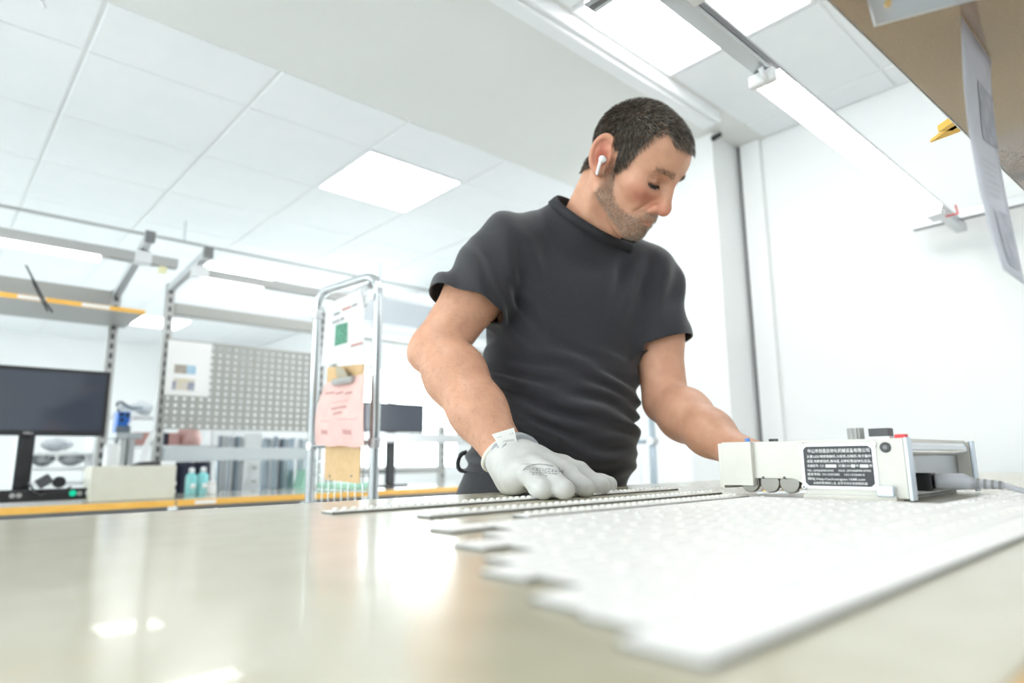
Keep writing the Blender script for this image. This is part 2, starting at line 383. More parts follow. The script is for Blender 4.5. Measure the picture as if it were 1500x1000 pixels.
bx('end_bracket', (xl1 + .03, yb - .035, LZ - .045), (xl1 + .10, yb + .02, LZ - .02), 'alu', lf, bevel=.002)
B().tube([(xl1 + .05, yb - .03, LZ - .05), (xl1 + .08, yb - .06, LZ - .04), (xl1 + .11, yb - .05, LZ - .0)], .003, 6).build('lead_wire', 'red_plastic', lf, smooth=True)
# brown shelf
SZ = 1.5
sh = thing('overhead_shelf', 'shelf with glossy brown underside over the near bench', 'shelf', (1.2, 0, SZ))
sy = .195
e0, e1 = pz(1212, 0, SZ), pz(1500, 278, SZ); ed = (e1 - e0).normalized(); e0 = e0 - ed * .5; e1 = e1 + ed * .65; en = Vector((-ed.y, ed.x, 0))
B().prism([e0, e1, e1 - en * .25, e0 - en * .25], (0, 0, .022)).build('board', 'shelf_brown', sh, bevel=.002)
B().prism([e0 + en * .0003, e1 + en * .0003, e1 + en * .0016, e0 + en * .0016], (0, 0, .0215)).build('edge_band', 'paper', sh)
q1, q2 = pz(1283, 36, SZ - .035), pz(1450, -8, SZ - .035)
q1u = pz(1272, -30, SZ - .001); d_ = (q2 - q1)
br = B().prism([q1, q2, q2 + Vector((0, 0, .034)), q1 + Vector((-.002, .003, .034))], (.0025, .0025, 0)).build('bracket', 'alu', sh)
br2 = B().prism([q1 + Vector((.0, .0, .034)), q2 + Vector((0, 0, .034)), q2 + Vector((-.06, -.05, .034)), q1 + Vector((-.06, -.05, .034))], (0, 0, -.002)).build('bracket_flange', 'alu', sh)
hp = q1 + d_ * .13 + Vector((0, 0, .018)); nn = d_.cross(Vector((0, 0, 1))).normalized()
B().cyl(hp - nn * .0006, hp + nn * .0034, .0032, 12).build('screw_hole', 'brass', br)
# sheet of paper hanging from the shelf
a0, a1 = pz(1408, 25, SZ - .002), pz(1452, 88, SZ - .002)
LE_ = [(1408, 25), (1411, 110), (1419, 190), (1432, 265), (1449, 335), (1470, 395)]; RE_ = [(1450, 84), (1454, 160), (1461, 220), (1473, 285), (1487, 350), (1501, 417)]
def sheet(u, v, off=0.0):
    k = min(int(v * 5), 4); t = v * 5 - k; dl = .68 - .10 * v; dr = .76 - .10 * v
    if v < .001: pl, pr_ = a0, a1
    else:
        pl = pd(LE_[k][0] * (1 - t) + LE_[k + 1][0] * t, LE_[k][1] * (1 - t) + LE_[k + 1][1] * t, dl); pr_ = pd(RE_[k][0] * (1 - t) + RE_[k + 1][0] * t, RE_[k][1] * (1 - t) + RE_[k + 1][1] * t, dr)
    return pl * (1 - u) + pr_ * u + Vector((.3, -.8, 0)).normalized() * off
SOFF = .0012
pp = thing('hanging_sheet', 'translucent bluish printed sheet hanging from the brown shelf', 'paper', (a0 + a1) / 2)
B().grid(sheet, 6, 14).build('sheet', 'blue_paper', pp, smooth=True, thick=.0006)
for (u0, u1, v0, v1) in ((.45, .98, .16, .40), (.33, .85, .70, .95)):
    B().grid(lambda u, v: sheet(u0 + (u1 - u0) * u, v0 + (v1 - v0) * v, SOFF), 4, 4).build('printed_picture', 'picture_grey', pp, smooth=True)
for k in range(6):
    v0 = .49 + k * .028
    B().grid(lambda u, v: sheet(.25 + (.55 - .05 * (k % 3)) * u, v0 + .006 * v, SOFF), 3, 1).build('print_line', 'print_pale', pp)
# yellow rule sticking out over the shelf edge
ya0, ya1 = pz(1412, 178, SZ + .024), pz(1363, 209, SZ + .024)
yt = thing('folding_rule', 'yellow wooden folding rule sticking out past the brown shelf edge', 'ruler', ya0)
dd = (ya1 - ya0); tip = dd * .32
pr = Vector((-dd.y, dd.x, 0)).normalized()
ya1 = ya0 + dd
B().prism([ya0 - tip * .4 - pr * .014, ya0 + dd * .45 - pr * .018, ya1, ya0 + dd * .55 + pr * .004, ya0 - tip * .4 + pr * .004], (0, 0, .005)).build('lower_leaf', 'yellow_wood', yt)
B().prism([ya0 - tip * .4 - pr * .004, ya0 + dd * .4 - pr * .004, ya0 + dd * .5 + pr * .014, ya0 - tip * .4 + pr * .016], (0, 0, .010)).build('upper_leaf', 'yellow_wood', yt)

# ------------------------------------------------------------------ strip cutting machine
MX = .86
def mp(x, y): return px(x, y, MX)
ylo = mp(1328, 690).y; MD = py(1422, 690, ylo).x - MX; yhead = mp(1064, 680).y; ymid = mp(1180, 690).y; ztop = mp(1322, 641).z; zhead = mp(1068, 706).z; zbase = TZ + .004
mc = thing('strip_cutting_machine', 'cream bench-top cutting machine with black lettered plate and grey wheels', 'machine', (MX + MD / 2, (ylo + ymid) / 2, TZ))
r_ = .02; arc = [Vector((MX, ymid + .006 + r_ - r_ * math.cos(a) - .006, zhead + .006 - r_ + r_ * math.sin(a))) for a in (0, .4, .8, 1.2, 1.57)]
front = [Vector((MX, ylo, zbase)), Vector((MX, ymid, zbase))] + arc + [Vector((MX, yhead + .0, zhead + .006)), Vector((MX, yhead, ztop)), Vector((MX, ylo, ztop))]
B().prism(front, (.0035, 0, 0)).build('front_plate', 'machine_cream', mc, bevel=.0012)
bx('front_plate_edge', (MX - .0006, ylo - .004, zbase - .002), (MX + .0168, ylo - .0002, ztop + .0006), 'machine_edge', mc, bevel=.0008)
yh1 = mp(1105, 680).y
hc = bx('head_cover', (MX - .007, yh1, zhead - .004), (MX + .02, yhead + .002, ztop + .0005), 'machine_cream', mc, bevel=.001)
for k in range(6): bx('cover_rib', (MX - .0076, yh1 + .004, ztop - .012 - k * .0075), (MX - .0069, yhead - .008, ztop - .0115 - k * .0075), 'machine_cream', hc)
bx('end_cover', (MX - .005, yhead + .002, zhead - .008), (MX + .07, yhead + .009, ztop - .001), 'machine_cream', mc, bevel=.001)
bx('top_cover', (MX + .0036, ylo + .003, ztop - .006), (MX + MD, ymid, ztop - .0005), 'machine_cream', mc)
bx('head_top', (MX + .0036, ymid + .0005, ztop - .03), (MX + .07, yhead, ztop - .0005), 'machine_cream', mc)
bx('underside_block', (MX + .030, ymid + .02, zhead - .006), (MX + .06, yhead - .002, zhead + .0055), 'steel_grey', mc)
bx('rear_plate', (MX + MD, ylo - .002, zbase), (MX + MD + .014, ymid, ztop - .002), 'machine_cream', mc, bevel=.001)
bx('rear_plate_edge', (MX + MD - .0008, ylo - .006, zbase - .002), (MX + MD + .0148, ylo - .0022, ztop - .001), 'machine_edge', mc, bevel=.0008)
mh = bx('motor_housing', (MX + .017, ylo + .010, zbase + .001), (MX + MD - .03, ymid, ztop - .02), 'stainless', mc, bevel=.0015)
bx('housing_cover', (MX + MD - .0298, ylo + .014, zbase + .001), (MX + MD - .001, ymid, ztop - .02), 'stainless', mc, bevel=.001)
bx('housing_seam', (MX + .062, ylo + .0092, zbase + .004), (MX + .064, ylo + .0099, ztop - .024), 'chrome', mh)
B().cyl((MX + .017, ylo + .006, ztop - .0125), (MX + MD - .012, ylo + .006, ztop - .0125), .0088, 24).build('cross_bar', 'chrome', mc, smooth=False, bevel=.004)
bx('base_rail', (MX - .006, ylo + .012, TZ + .0005), (MX + .02, ymid + .003, zbase + .003), 'machine_cream', mc, bevel=.001)
bx('base_plate', (MX + .0205, ylo + .02, TZ), (MX + MD - .004, ymid, zbase), 'steel_grey', mc)
ft0, ft1 = mp(1312, 712), mp(1289, 728)
bx('foot_bracket', (MX - .010, min(ft0.y, ft1.y), TZ + .006), (MX - .0003, max(ft0.y, ft1.y), mp(1300, 711).z), 'machine_edge', mc, bevel=.0015)
# feed tray below the head
tr = B().prism([Vector((MX + .01, ymid + .002, TZ + .0075)), Vector((MX + .01, ymid + .075, TZ + .003)), Vector((MX + .06, ymid + .075, TZ + .003)), Vector((MX + .06, ymid + .002, TZ + .0075))], (0, 0, .003)).build('feed_tray', 'chrome', mc)
bx('brass_guide', (MX + .03, ymid + .002, TZ + .0112), (MX + .05, ymid + .05, TZ + .0142), 'brass', tr)
zb_ = zhead - .0075
for x in (1097, 1126, 1155):
    yy = mp(x, 715).y; rr = .0135
    B().cyl((MX + .004, yy, zhead + .0005), (MX + .0105, yy, zhead + .0005), rr, 28).build('cutting_wheel', 'blade', mc, bevel=.001)
for x in (1112, 1141): yy = mp(x, 712).y; B().cyl((MX + .016, yy, zb_ - .002), (MX + .022, yy, zb_ - .002), .004, 12).build('wheel_bolt', 'brass', mc)
for x in (1118, 1149): yy = mp(x, 698).y; B().cyl((MX - .0006, yy, zhead + .0072), (MX + .004, yy, zhead + .0072), .0018, 10).build('screw', 'dark_grey', mc)
# lettered plate
def mface(x, y, d=0.0): p = mp(x, y); return Vector((MX - d, p.y, p.z))
npl = B(); pc = [mface(1172, 648), mface(1283, 647), mface(1288, 717), mface(1178, 715)]
yA, yBn = mface(1174, 680).y, mface(1285, 680).y; zA, zB = mface(1230, 649).z, mface(1230, 716).z
pl = B().prism([(MX - .0012, yA, zA), (MX - .0012, yBn, zA), (MX - .0012, yBn, zB), (MX - .0012, yA, zB)], (.001, 0, 0)).build('name_plate', 'alu', mc)
wpl = yA - yBn; hpl = zA - zB; m_ = .0042
k_ = .004; y1_, y2_, z1_, z2_ = yA - m_, yBn + m_, zA - m_ * .8, zB + m_ * .8
B().prism([(MX - .0016, y1_, z1_ - k_), (MX - .0016, y1_ - k_, z1_), (MX - .0016, y2_ + k_, z1_), (MX - .0016, y2_, z1_ - k_), (MX - .0016, y2_, z2_ + k_), (MX - .0016, y2_ + k_, z2_), (MX - .0016, y1_ - k_, z2_), (MX - .0016, y1_, z2_ + k_)], (.0005, 0, 0)).build('plate_face', 'plate_black', pl)
iw = y1_ - y2_; ih = z1_ - z2_
rows = [('中山市创造自动化机械设备有限公司', .07, .90, .155, .085), ('主营:LED/电容剪脚机.分板机.出锡机.电子器件', .05, .94, .285, .062), ('成型.电脑剥线机.振动盘.点焊机等自动化设备。', .05, .94, .405, .062),
        ('机器型号: CZ-', .05, .26, .52, .06), ('日期:201', .51, .18, .52, .06), ('年', .76, .045, .52, .06), ('月', .945, .04, .52, .06),
        ('TEL: (0760)89810765', .04, .40, .635, .052), ('FAX: (0760)89810765', .51, .45, .635, .052), ('服务号码: 15113355985', .04, .48, .735, .058), ('15113326813', .58, .28, .735, .054),
        ('网址:Http://zschuangzao.1688.com', .04, .83, .85, .062), ('此标牌是保修凭证, 且不可涂改和损毁机器', .12, .78, .95, .055)]
for s_, u, wd, v, sz in rows:
    text('lettering', s_, ih * sz * 1.25, 'print_white', pl, (MX - .0019, y1_ - iw * u, z1_ - ih * v), (0, -1, 0), (0, 0, 1), width=iw * wd)
for u0, u1 in ((.325, .485), (.70, .752), (.82, .935)): bx('blank_field', (MX - .0019, y1_ - iw * u0, z1_ - ih * .535), (MX - .0017, y1_ - iw * u1, z1_ - ih * .46), 'print_white', pl)
for yy, zz in ((yA - .002, zA - .002), (yBn + .002, zA - .002), (yA - .002, zB + .002), (yBn + .002, zB + .002)):
    s_ = B().cyl((MX - .0028, yy, zz), (MX - .0008, yy, zz), .0036, 16).build('plate_screw', 'chrome', pl, bevel=.0006)
    B().cyl((MX - .0032, yy, zz), (MX - .0024, yy, zz), .0011, 8).build('hex_socket', 'black_plastic', s_)
sk = mface(1297, 655); B().cyl((MX - .0016, sk.y, sk.z), (MX + .002, sk.y, sk.z), .0062, 20).build('dc_socket', 'black_plastic', mc, bevel=.0008)
B().cyl((MX - .0022, sk.y, sk.z), (MX, sk.y, sk.z), .0026, 12).build('socket_pin', 'mid_grey', mc)
kx = MX + .03
kn = px(1254, 640, kx); kk = B(); n = 30
prof = [(.0092 + (.0006 if i % 2 else -.0002)) for i in range(n)]
vs_ = [Vector((kx + prof[i] * math.cos(2 * math.pi * i / n), kn.y + prof[i] * math.sin(2 * math.pi * i / n), z_)) for z_ in (ztop - .0004, ztop + .0145) for i in range(n)]
kk.add(vs_, [tuple(range(n - 1, -1, -1)), tuple(range(n, 2 * n))] + [(i, (i + 1) % n, (i + 1) % n + n, i + n) for i in range(n)])
kk.build('speed_knob', 'steel_grey', mc)
ds = px(1291, 640, kx); bx('display_base', (kx - .012, ds.y - .013, ztop - .0004), (kx + .012, ds.y + .013, ztop + .003), 'white_plastic', mc, bevel=.0008)
bx('display', (kx - .009, ds.y - .0115, ztop + .0031), (kx + .009, ds.y + .0115, ztop + .013), 'dark_grey', mc, bevel=.0008)
bx('power_switch', (MX + .022, ylo + .004, ztop - .0004), (MX + .034, ylo + .016, ztop + .005), 'red_plastic', mc, bevel=.001)
for x, h_, m2 in ((1095, .006, 'blue_plug'), (1130, .004, 'black_plastic'), (1136, .004, 'dark_grey')):
    s0 = px(x, 645, MX + .02); B().cyl((MX + .02, s0.y, ztop - .0004), (MX + .02, s0.y, ztop + h_), .0035, 12).build('top_screw', m2, mc)
iz = px(1390, 706, MX + .075).z
bx('power_inlet', (MX + .066, ylo - .006, iz - .011), (MX + .086, ylo + .0105, iz + .011), 'black_plastic', mc, bevel=.001)
# power cord
pcn = thing('mains_cable', 'grey power cord with moulded plug in the end of the cutting machine', 'cable', (MX + .08, ylo - .05, TZ))
iy = ylo - .007; ix_ = MX + .076
B().tube([(ix_, iy, iz), (ix_ + .001, iy - .004, iz), (ix_ + .002, iy - .03, iz + .001), (ix_ + .004, iy - .04, iz - .001)], [.0088, .0102, .0095, .006], 14).build('plug', 'cord_grey', pcn, smooth=True)
sr = B().tube([(ix_ + .004, iy - .0395, iz - .001), (ix_ + .007, iy - .068, iz - .003)], [.0062, .0042], 12).build('strain_relief', 'cord_grey', pcn, smooth=True)
for k in range(4):
    t_ = k / 4 + .08; p0 = Vector((ix_ + .004 + .003 * t_, iy - .0395 - .0285 * t_, iz - .001 - .002 * t_)); B().cyl(p0, p0 + Vector((.0002, -.003, -.0002)), .0066 - .002 * t_, 12).build('relief_rib', 'mid_grey', sr)
B().tube(round_path([(ix_ + .007, iy - .067, iz - .003), (ix_ + .010, iy - .082, iz - .008), (ix_ + .012, iy - .098, TZ + .008), (ix_ + .014, iy - .112, TZ + .0035), (ix_ + .3, .06, TZ + .0035), (ix_ + .5, .075, TZ + .0035)], .03), .0031, 10).build('cord', 'cord_grey', pcn, smooth=True)

# ------------------------------------------------------------------ far benches along the back
YU, YF, YBF = 3.8, 3.30, 3.22
BZ = pz(300, 727, 1.0).z and (CZ - .2 * YBF / 3.98)
def post(t, X, z1, y=YU):
    o = bx('post', (X - .022, y - .02, 0), (X + .022, y + .02, z1), 'alu_grey', t, bevel=.002)
    s = B()
    for k in range(int((z1 - BZ - .05) / .05)): s.box((X - .0075, y - .0214, z1 - .06 - k * .05), (X + .0075, y - .0199, z1 - .032 - k * .05))
    s.build('slot_row', 'dark_grey', o, kind='stuff')
def bench(label, x0, x1, posts, ztops, item):
    t = thing('workbench', label, 'workbench', ((x0 + x1) / 2, (YU + YBF) / 2, 0))
    bx('worktop', (x0, YBF, BZ - .03), (x1, YU + .1, BZ), 'worktop', t, bevel=.002)
    bx('edge_strip', (x0, YBF - .006, BZ - .029), (x1, YBF - .0004, BZ - .001), 'orange_edge', t)
    bx('apron', (x0 + .02, YBF + .03, BZ - .085), (x1 - .02, YBF + .06, BZ - .0305), 'mid_grey', t)
    for x in (x0 + .08, x1 - .08):
        bx('leg', (x - .03, YBF + .07, 0), (x + .03, YBF + .13, BZ - .0305), 'alu_grey', t); bx('foot', (x - .03, YBF + .05, 0), (x + .03, YU + .05, .04), 'alu_grey', t)
        bo = B(); bo.cyl((x + .1, YBF + .029, BZ - .055), (x + .1, YBF + .024, BZ - .055), .008, 10); bo.build('bolt', 'alu', t)
    for X, z in zip(posts, ztops): post(t, X, z)
    return t
XA, XB0, XB1, XC1 = py(157, 560, YU).x, py(239, 550, YU).x, py(466, 600, YU).x, py(646, 680, YU).x
zA = py(168, 425, YU).z; zBp = py(247, 415, YU).z
xj = min(py(258, 729, YBF).x, XB0 - .03); xk = (XB1 + py(486, 600, YU).x) / 2
A = bench('far workbench with a monitor and an orange-edged shelf', -.55, xj - .004, (-.35, XA), (zA, zA), 'a')
Bq = bench('far workbench with the grey perforated board', xj + .004, xk - .003, (XB0, XB1), (zBp, zBp), 'b')
Cq = bench('far workbench with a blue-grey panel and a monitor seen from behind', xk + .003, 3.2, (py(486, 600, YU).x, XC1), (1.95, BZ + .40), 'c')
bx('edge_label', (py(285, 731, YBF).x, YBF - .0075, BZ - .024), (py(316, 731, YBF).x, YBF - .0062, BZ - .008), 'paper', Bq)
# lamp arms and rails
def arm_rail(t, xs, z0, zr, xa, xb, lamp, yfr=YF):
    for X in xs:
        a_ = B().bar((X, YU, z0 - .03), (X, yfr - .10, zr + .075), .035, .04).build('lamp_arm', 'alu', t, bevel=.003)
        bx('arm_end_cap', (X - .02, yfr - .125, zr + .05), (X + .02, yfr - .10, zr + .10), 'mid_grey', a_)
        bx('clamp', (X - .035, yfr - .03, zr - .026), (X + .035, yfr + .03, zr + .03), 'white_metal', a_, bevel=.002)
    bx('lamp_rail', (xa, yfr - .022, zr - .024), (xb, yfr + .022, zr + .022), 'alu_grey', t, bevel=.002)
    bx('lamp_tube', (lamp[0], yfr - .02, zr - .048), (lamp[1], yfr + .02, zr - .0245), 'tube_light', t, bevel=.006)
zrA = py(200, 377, YF).z; xe = py(259, 389, YF).x
arm_rail(A, (-.35, XA), zA, zrA, -.6, xe, (py(5, 360, YF).x - .3, py(146, 380, YF).x))
bx('cable_clip', (py(232, 395, YF).x, YF - .02, zrA - .055), (py(243, 395, YF).x, YF + .01, zrA - .0245), 'pale_yellow', A, bevel=.003)
zrB = py(360, 411, YF).z
arm_rail(Bq, (XB0, XB1), zBp, zrB, py(283, 396, YF).x, xk - .01, (py(300, 410, YF).x, py(384, 420, YF).x))
# bench A: shelf, panel behind
zs = py(100, 440, YF + .1).z; ysf = YF + .1
sA = bx('shelf_board', (-.5, ysf, zs - .02), (py(213, 452, ysf).x, YU + .02, zs), 'steel_grey', A)
bx('shelf_edge', (-.5, ysf - .004, zs - .021), (py(213, 452, ysf).x, ysf - .0003, zs + .0), 'orange_edge', sA)
bx('price_strip', (py(120, 440, ysf).x, ysf - .0055, zs - .018), (py(161, 446, ysf).x, ysf - .0042, zs - .003), 'paper', sA)
bx('price_strip', (py(26, 430, ysf).x, ysf - .0055, zs - .018), (py(68, 435, ysf).x, ysf - .0042, zs - .003), 'paper', sA)
bx('cross_panel', (-.35, YU - .012, py(80, 447, YU).z), (XA - .022, YU + .008, py(80, 415, YU).z), 'grey_paint', A)
cb = thing('hanging_cable', 'thin black cable looped over the orange-edged shelf', 'cable', py(75, 455, ysf - .03))
B().tube([py(38, 388, ysf - .03), py(45, 402, ysf - .03), py(52, 415, ysf - .03), py(60, 430, ysf - .03), py(68, 445, ysf - .03), py(77, 457, ysf - .03)], .004, 8).build('strand', 'black_plastic', cb, smooth=True)
B().tube([py(45, 400, ysf - .025), py(49, 415, ysf - .025), py(55, 428, ysf - .025), py(70, 456, ysf - .025)], .0035, 8).build('strand', 'black_plastic', cb, smooth=True)
# bench B: beams and perforated board
z1, z0 = py(340, 458, YU).z, py(340, 472, YU).z
zt0, zt1 = py(300, 466, YU - .03).z, py(300, 449, YU - .03).z
bx('top_beam', (XB0 + .022, YU - .03, zt0), (XB1 - .022, YU + .02, zt1), 'grey_paint', Bq, bevel=.004)
bx('low_beam', (XB0 + .022, YU - .06, py(340, 674, YU - .06).z), (XB1 - .022, YU + .02, py(340, 655, YU - .06).z), 'light_grey_paint', Bq, bevel=.004)
yp = YU - .035; gx0, gx1 = py(237, 600, yp).x, py(461, 590, yp).x; gz0, gz1 = py(340, 630, yp).z, py(340, 508, yp).z
nx, nz = 20, 13; pw, ph = (gx1 - gx0) / nx, (gz1 - gz0) / nz
pb = B(); hr = min(pw, ph) * .27; ns = 12
for i in range(nx):
    for j in range(nz):
        cx_, cz_ = gx0 + (i + .5) * pw, gz0 + (j + .5) * ph; sq = []; ci = []
        for k in range(ns):
            a = 2 * math.pi * k / ns + math.pi / 4; c_, s_ = math.cos(a), math.sin(a); m_ = max(abs(c_), abs(s_))
            sq.append((cx_ + c_ / m_ * pw / 2, yp, cz_ + s_ / m_ * ph / 2)); ci.append((cx_ + c_ * hr, yp, cz_ + s_ * hr))
        pb.add(sq + ci, [(k, k + ns, (k + 1) % ns + ns, (k + 1) % ns) for k in range(ns)])
pbo = pb.build('perforated_board', 'peg_grey', Bq, thick=.003)
bx('board_lip', (gx0, yp - .002, gz1), (gx1, yp + .015, gz1 + .012), 'peg_grey', Bq)
po = thing('poster', 'white printed notice with two small photos pinned to the perforated board', 'notice', py(275, 582, yp - .006))
c_ = [py(247, 497, yp - .006), py(311, 502, yp - .006), py(306, 582, yp - .006), py(243, 578, yp - .006)]
c_[1].z = c_[0].z; c_[2].z = c_[3].z; c_[3].x = c_[0].x; c_[2].x = c_[1].x
B().prism(c_, (0, .002, 0)).build('sheet', 'paper', po)
def on(u, v, d=.0006): return Vector((c_[0].x + (c_[1].x - c_[0].x) * u, yp - .006 - d, c_[0].z + (c_[3].z - c_[0].z) * v))
for u0, u1, v0, v1, m2 in ((.18, .45, .44, .60, 'picture_brown'), (.45, .66, .44, .60, 'picture_blue'), (.18, .66, .69, .75, 'picture_tan'), (.16, .24, .75, .90, 'picture_navy'), (.24, .50, .75, .90, 'picture_tan'), (.50, .66, .75, .90, 'picture_navy')):
    B().prism([on(u0, v0), on(u1, v0), on(u1, v1), on(u0, v1)], (0, .0005, 0)).build('photo', m2, po)
for k, (u0, u1) in enumerate(((.2, .45), (.25, .85), (.3, .8))): B().prism([on(u0, .14 + k * .08), on(u1, .14 + k * .08), on(u1, .17 + k * .08), on(u0, .17 + k * .08)], (0, .0005, 0)).build('print_line', 'paper', po)
# bench C panel, shelves
yc = YU - .03
xc0, xc1 = py(470, 480, yc).x, 3.3
bx('back_panel', (py(486, 600, YU).x + .02, yc, py(590, 478, yc).z), (3.18, yc + .02, py(590, 440, yc).z), 'light_grey_paint', Cq)
bx('upper_shelf', (xk + .01, yc - .18, py(590, 494, yc - .18).z), (3.18, yc - .03, py(590, 486, yc - .18).z), 'white_metal', Cq)
bx('upper_rail', (py(486, 600, YU).x + .02, yc, py(590, 504, yc).z), (3.18, yc + .03, py(590, 494, yc).z), 'grey_paint', Cq)
bx('middle_shelf', (xk + .03, yc - .12, py(600, 648, yc - .12).z), (3.15, yc - .02, py(600, 634, yc - .12).z), 'alu', Cq, bevel=.004)
bx('low_rail', (xk + .03, yc, py(600, 693, yc).z), (XC1, yc + .03, py(600, 686, yc).z), 'steel_grey', Cq)
bx('lamp_box', (py(556, 430, YF + .15).x, YF + .10, py(600, 440, YF + .15).z), (3.1, YF + .2, py(600, 432, YF + .15).z), 'white_metal', Cq)
# monitors
def monitor(label, x0, x1, z0, z1, y, front=True, logo=False):
    t = thing('monitor', label, 'monitor', ((x0 + x1) / 2, y + .12, BZ))
    xm = (x0 + x1) / 2
    bx('casing', (x0, y, z0), (x1, y + .03, z1), 'black_plastic', t, bevel=.004)
    if front: bx('screen', (x0 + .018, y - .0012, z0 + .022), (x1 - .018, y - .0002, z1 - .016), 'screen', t)
    if logo: text('logo', 'DELL', .016, 'print_pale', t, (xm - .018, y - .0012, z0 + .005), (1, 0, 0), (0, 0, 1))
    bx('neck', (xm - .03, y + .031, BZ + .013), (xm + .03, y + .06, (z0 + z1) / 2), 'black_plastic', t, bevel=.004)
    bx('foot', (xm - .11, y + .0, BZ), (xm + .11, y + .18, BZ + .012), 'black_plastic', t, bevel=.005)
    return t
ym = 3.42
a_, b_ = py(163, 545, ym), py(155, 639, ym)
monitor('wide black monitor standing on the far workbench with the shelf', a_.x - .56, a_.x, b_.z, a_.z, ym, logo=True)
yk = YU - .16; a_, b_ = py(533, 590, yk), py(621, 634, yk)
mo = monitor('dark monitor above the shelf of the bench with the blue-grey panel', a_.x, b_.x, b_.z, py(575, 590, yk).z, yk, front=False)
bx('screen', (a_.x + .012, yk - .0012, b_.z + .012), (b_.x - .012, yk - .0002, py(575, 590, yk).z - .012), 'screen', mo)
# items on bench A
yi = 3.36
t = thing('power_strip', 'black power strip with a green lit switch along the far workbench', 'power strip', py(60, 710, yi) )
z_0, z_1 = BZ + .012, BZ + .012 + .048
bx('body', (-.1, yi, z_0), (py(133, 700, yi).x, yi + .05, z_1), 'black_plastic', t, bevel=.003)
bx('stand', (-.1, yi + .01, BZ), (py(120, 700, yi).x, yi + .04, z_0 - .0003), 'white_metal', t)
g0 = py(108, 707, yi); B().cyl((g0.x, yi - .004, z_0 + .028), (g0.x, yi, z_0 + .028), .013, 16).build('switch', 'green_led', t)
for x in (20, 30, 118): g0 = py(x, 707, yi); B().cyl((g0.x, yi - .002, z_0 + .026), (g0.x, yi, z_0 + .026), .010, 14).build('socket', 'steel_grey', t)
ad = thing('power_adapter', 'black power adapter plugged into the power strip', 'adapter', py(62, 712, yi - .03))
p0, p1 = py(55, 710, yi - .025), py(74, 699, yi - .025)
B().bar(p0, p1, .04, .05, up=(0, 1, 0)).build('body', 'dark_grey', ad, bevel=.004)
pg = py(87, 706, yi - .022); B().cyl(pg, pg + Vector((0, .02, 0)), .024, 18).build('plug', 'black_plastic', ad, bevel=.003)
B().tube(round_path([py(42, 707, yi - .02), py(52, 722, yi - .06), py(60, 726, yi - .06), py(68, 720, yi - .04), py(80, 722, yi - .05), py(95, 718, yi - .04), py(104, 712, yi - .02)], .05), .004, 8).build('lead', 'black_plastic', ad, smooth=True)
yx = 3.30
q0, q1 = py(135, 683, yx), py(256, 722, yx)
bb_ = thing('beige_box', 'long beige box with clasps at one end on the far workbench', 'box', ((q0.x + q1.x) / 2, yx + .08, BZ))
bx('body', (q0.x, yx, BZ + .001), (q1.x, yx + .16, q0.z), 'beige_box', bb_, bevel=.004)
for z_ in (BZ + .03, BZ + .068): B().cyl((q1.x, yx + .04, z_), (q1.x + .012, yx + .04, z_), .009, 12).build('clasp', 'white_plastic', bb_)
for z_ in (BZ + .04, BZ + .09): B().cyl((q0.x, yx + .04, z_), (q0.x - .006, yx + .04, z_), .008, 12).build('clasp', 'white_plastic', bb_)
wbx = bx('white_tray', (py(234, 680, yx + .06).x, yx + .04, q0.z + .0005), (py(256, 680, yx + .06).x, yx + .12, q0.z + .018), 'white_plastic', bevel=.005); tag(wbx, 'small white lidded case lying on the long beige box', 'case')
bt = B().prism([Vector((q0.x + .16, yx + .05, q0.z + .0005)), Vector((q0.x + .20, yx + .05, q0.z + .017)), Vector((q0.x + .28, yx + .05, q0.z + .022)), Vector((q0.x + .29, yx + .05, q0.z + .0005))], (0, .07, 0)).build('hand_brush', 'dark_grey', bevel=.004); tag(bt, 'flat black hand brush lying on the long beige box', 'brush')
# ------------------------------------------------------------------ rack trolley with papers
rX, rY0, rY1 = 1.0, 1.70, 2.07
rt = thing('rack_trolley', 'chromed tube rack trolley carrying papers in front of the far benches', 'trolley', (rX - .2, (rY0 + rY1) / 2, 0))
zt = pd(550, 405, 2.03).z
B().tube(round_path([(rX, rY0, .12), (rX, rY0, zt), (rX - .02, rY1, zt + .01), (rX - .02, rY1, .12)], .07, 8), .0145, 14).build('end_frame', 'tube_chrome', rt, smooth=True)
zb = .93
lx = pz(398, 726, zb).x
B().tube(round_path([(rX, rY0, zb - .02), (lx, rY0 + .02, zb - .02), (lx, rY1 + .02, zb - .02), (rX - .02, rY1, zb - .02)], .05, 6), .0125, 12).build('basket_rim', 'tube_chrome', rt, smooth=True)
bx('basket_floor', (lx + .012, rY0 + .03, zb - .03), (rX - .03, rY1 - .0, zb - .024), 'white_plastic', rt)
B().tube(round_path([(rX, rY0, .2), (rX - .62, rY0 + .02, .2), (rX - .62, rY1 + .02, .2), (rX - .02, rY1, .2)], .05, 6), .0125, 12).build('lower_rim', 'tube_chrome', rt, smooth=True)
B().tube([(rX - .62, rY0 + .02, .12), (rX - .62, rY0 + .02, zb - .5)], .0125, 12).build('stub_post', 'tube_chrome', rt, smooth=True)
B().tube([(rX - .62, rY1 + .02, .12), (rX - .62, rY1 + .02, zb - .5)], .0125, 12).build('stub_post', 'tube_chrome', rt, smooth=True)
B().tube([(rX - .01, rY0 + .01, 1.10), (rX - .02, rY1 - .01, 1.10)], .009, 10).build('cross_tube', 'tube_chrome', rt, smooth=True)
for k in range(8):
    yy = rY0 + .04 + k * .043; B().tube([(rX - .012, yy, zb - .02), (rX - .012, yy, 1.10)], .0018, 6).build('wire', 'tube_chrome', rt)
for z_ in (zb + .03, zb + .075, zb + .12): B().tube([(rX - .014, rY0 + .01, z_), (rX - .014, rY1 - .01, z_)], .0018, 6).build('wire', 'tube_chrome', rt)
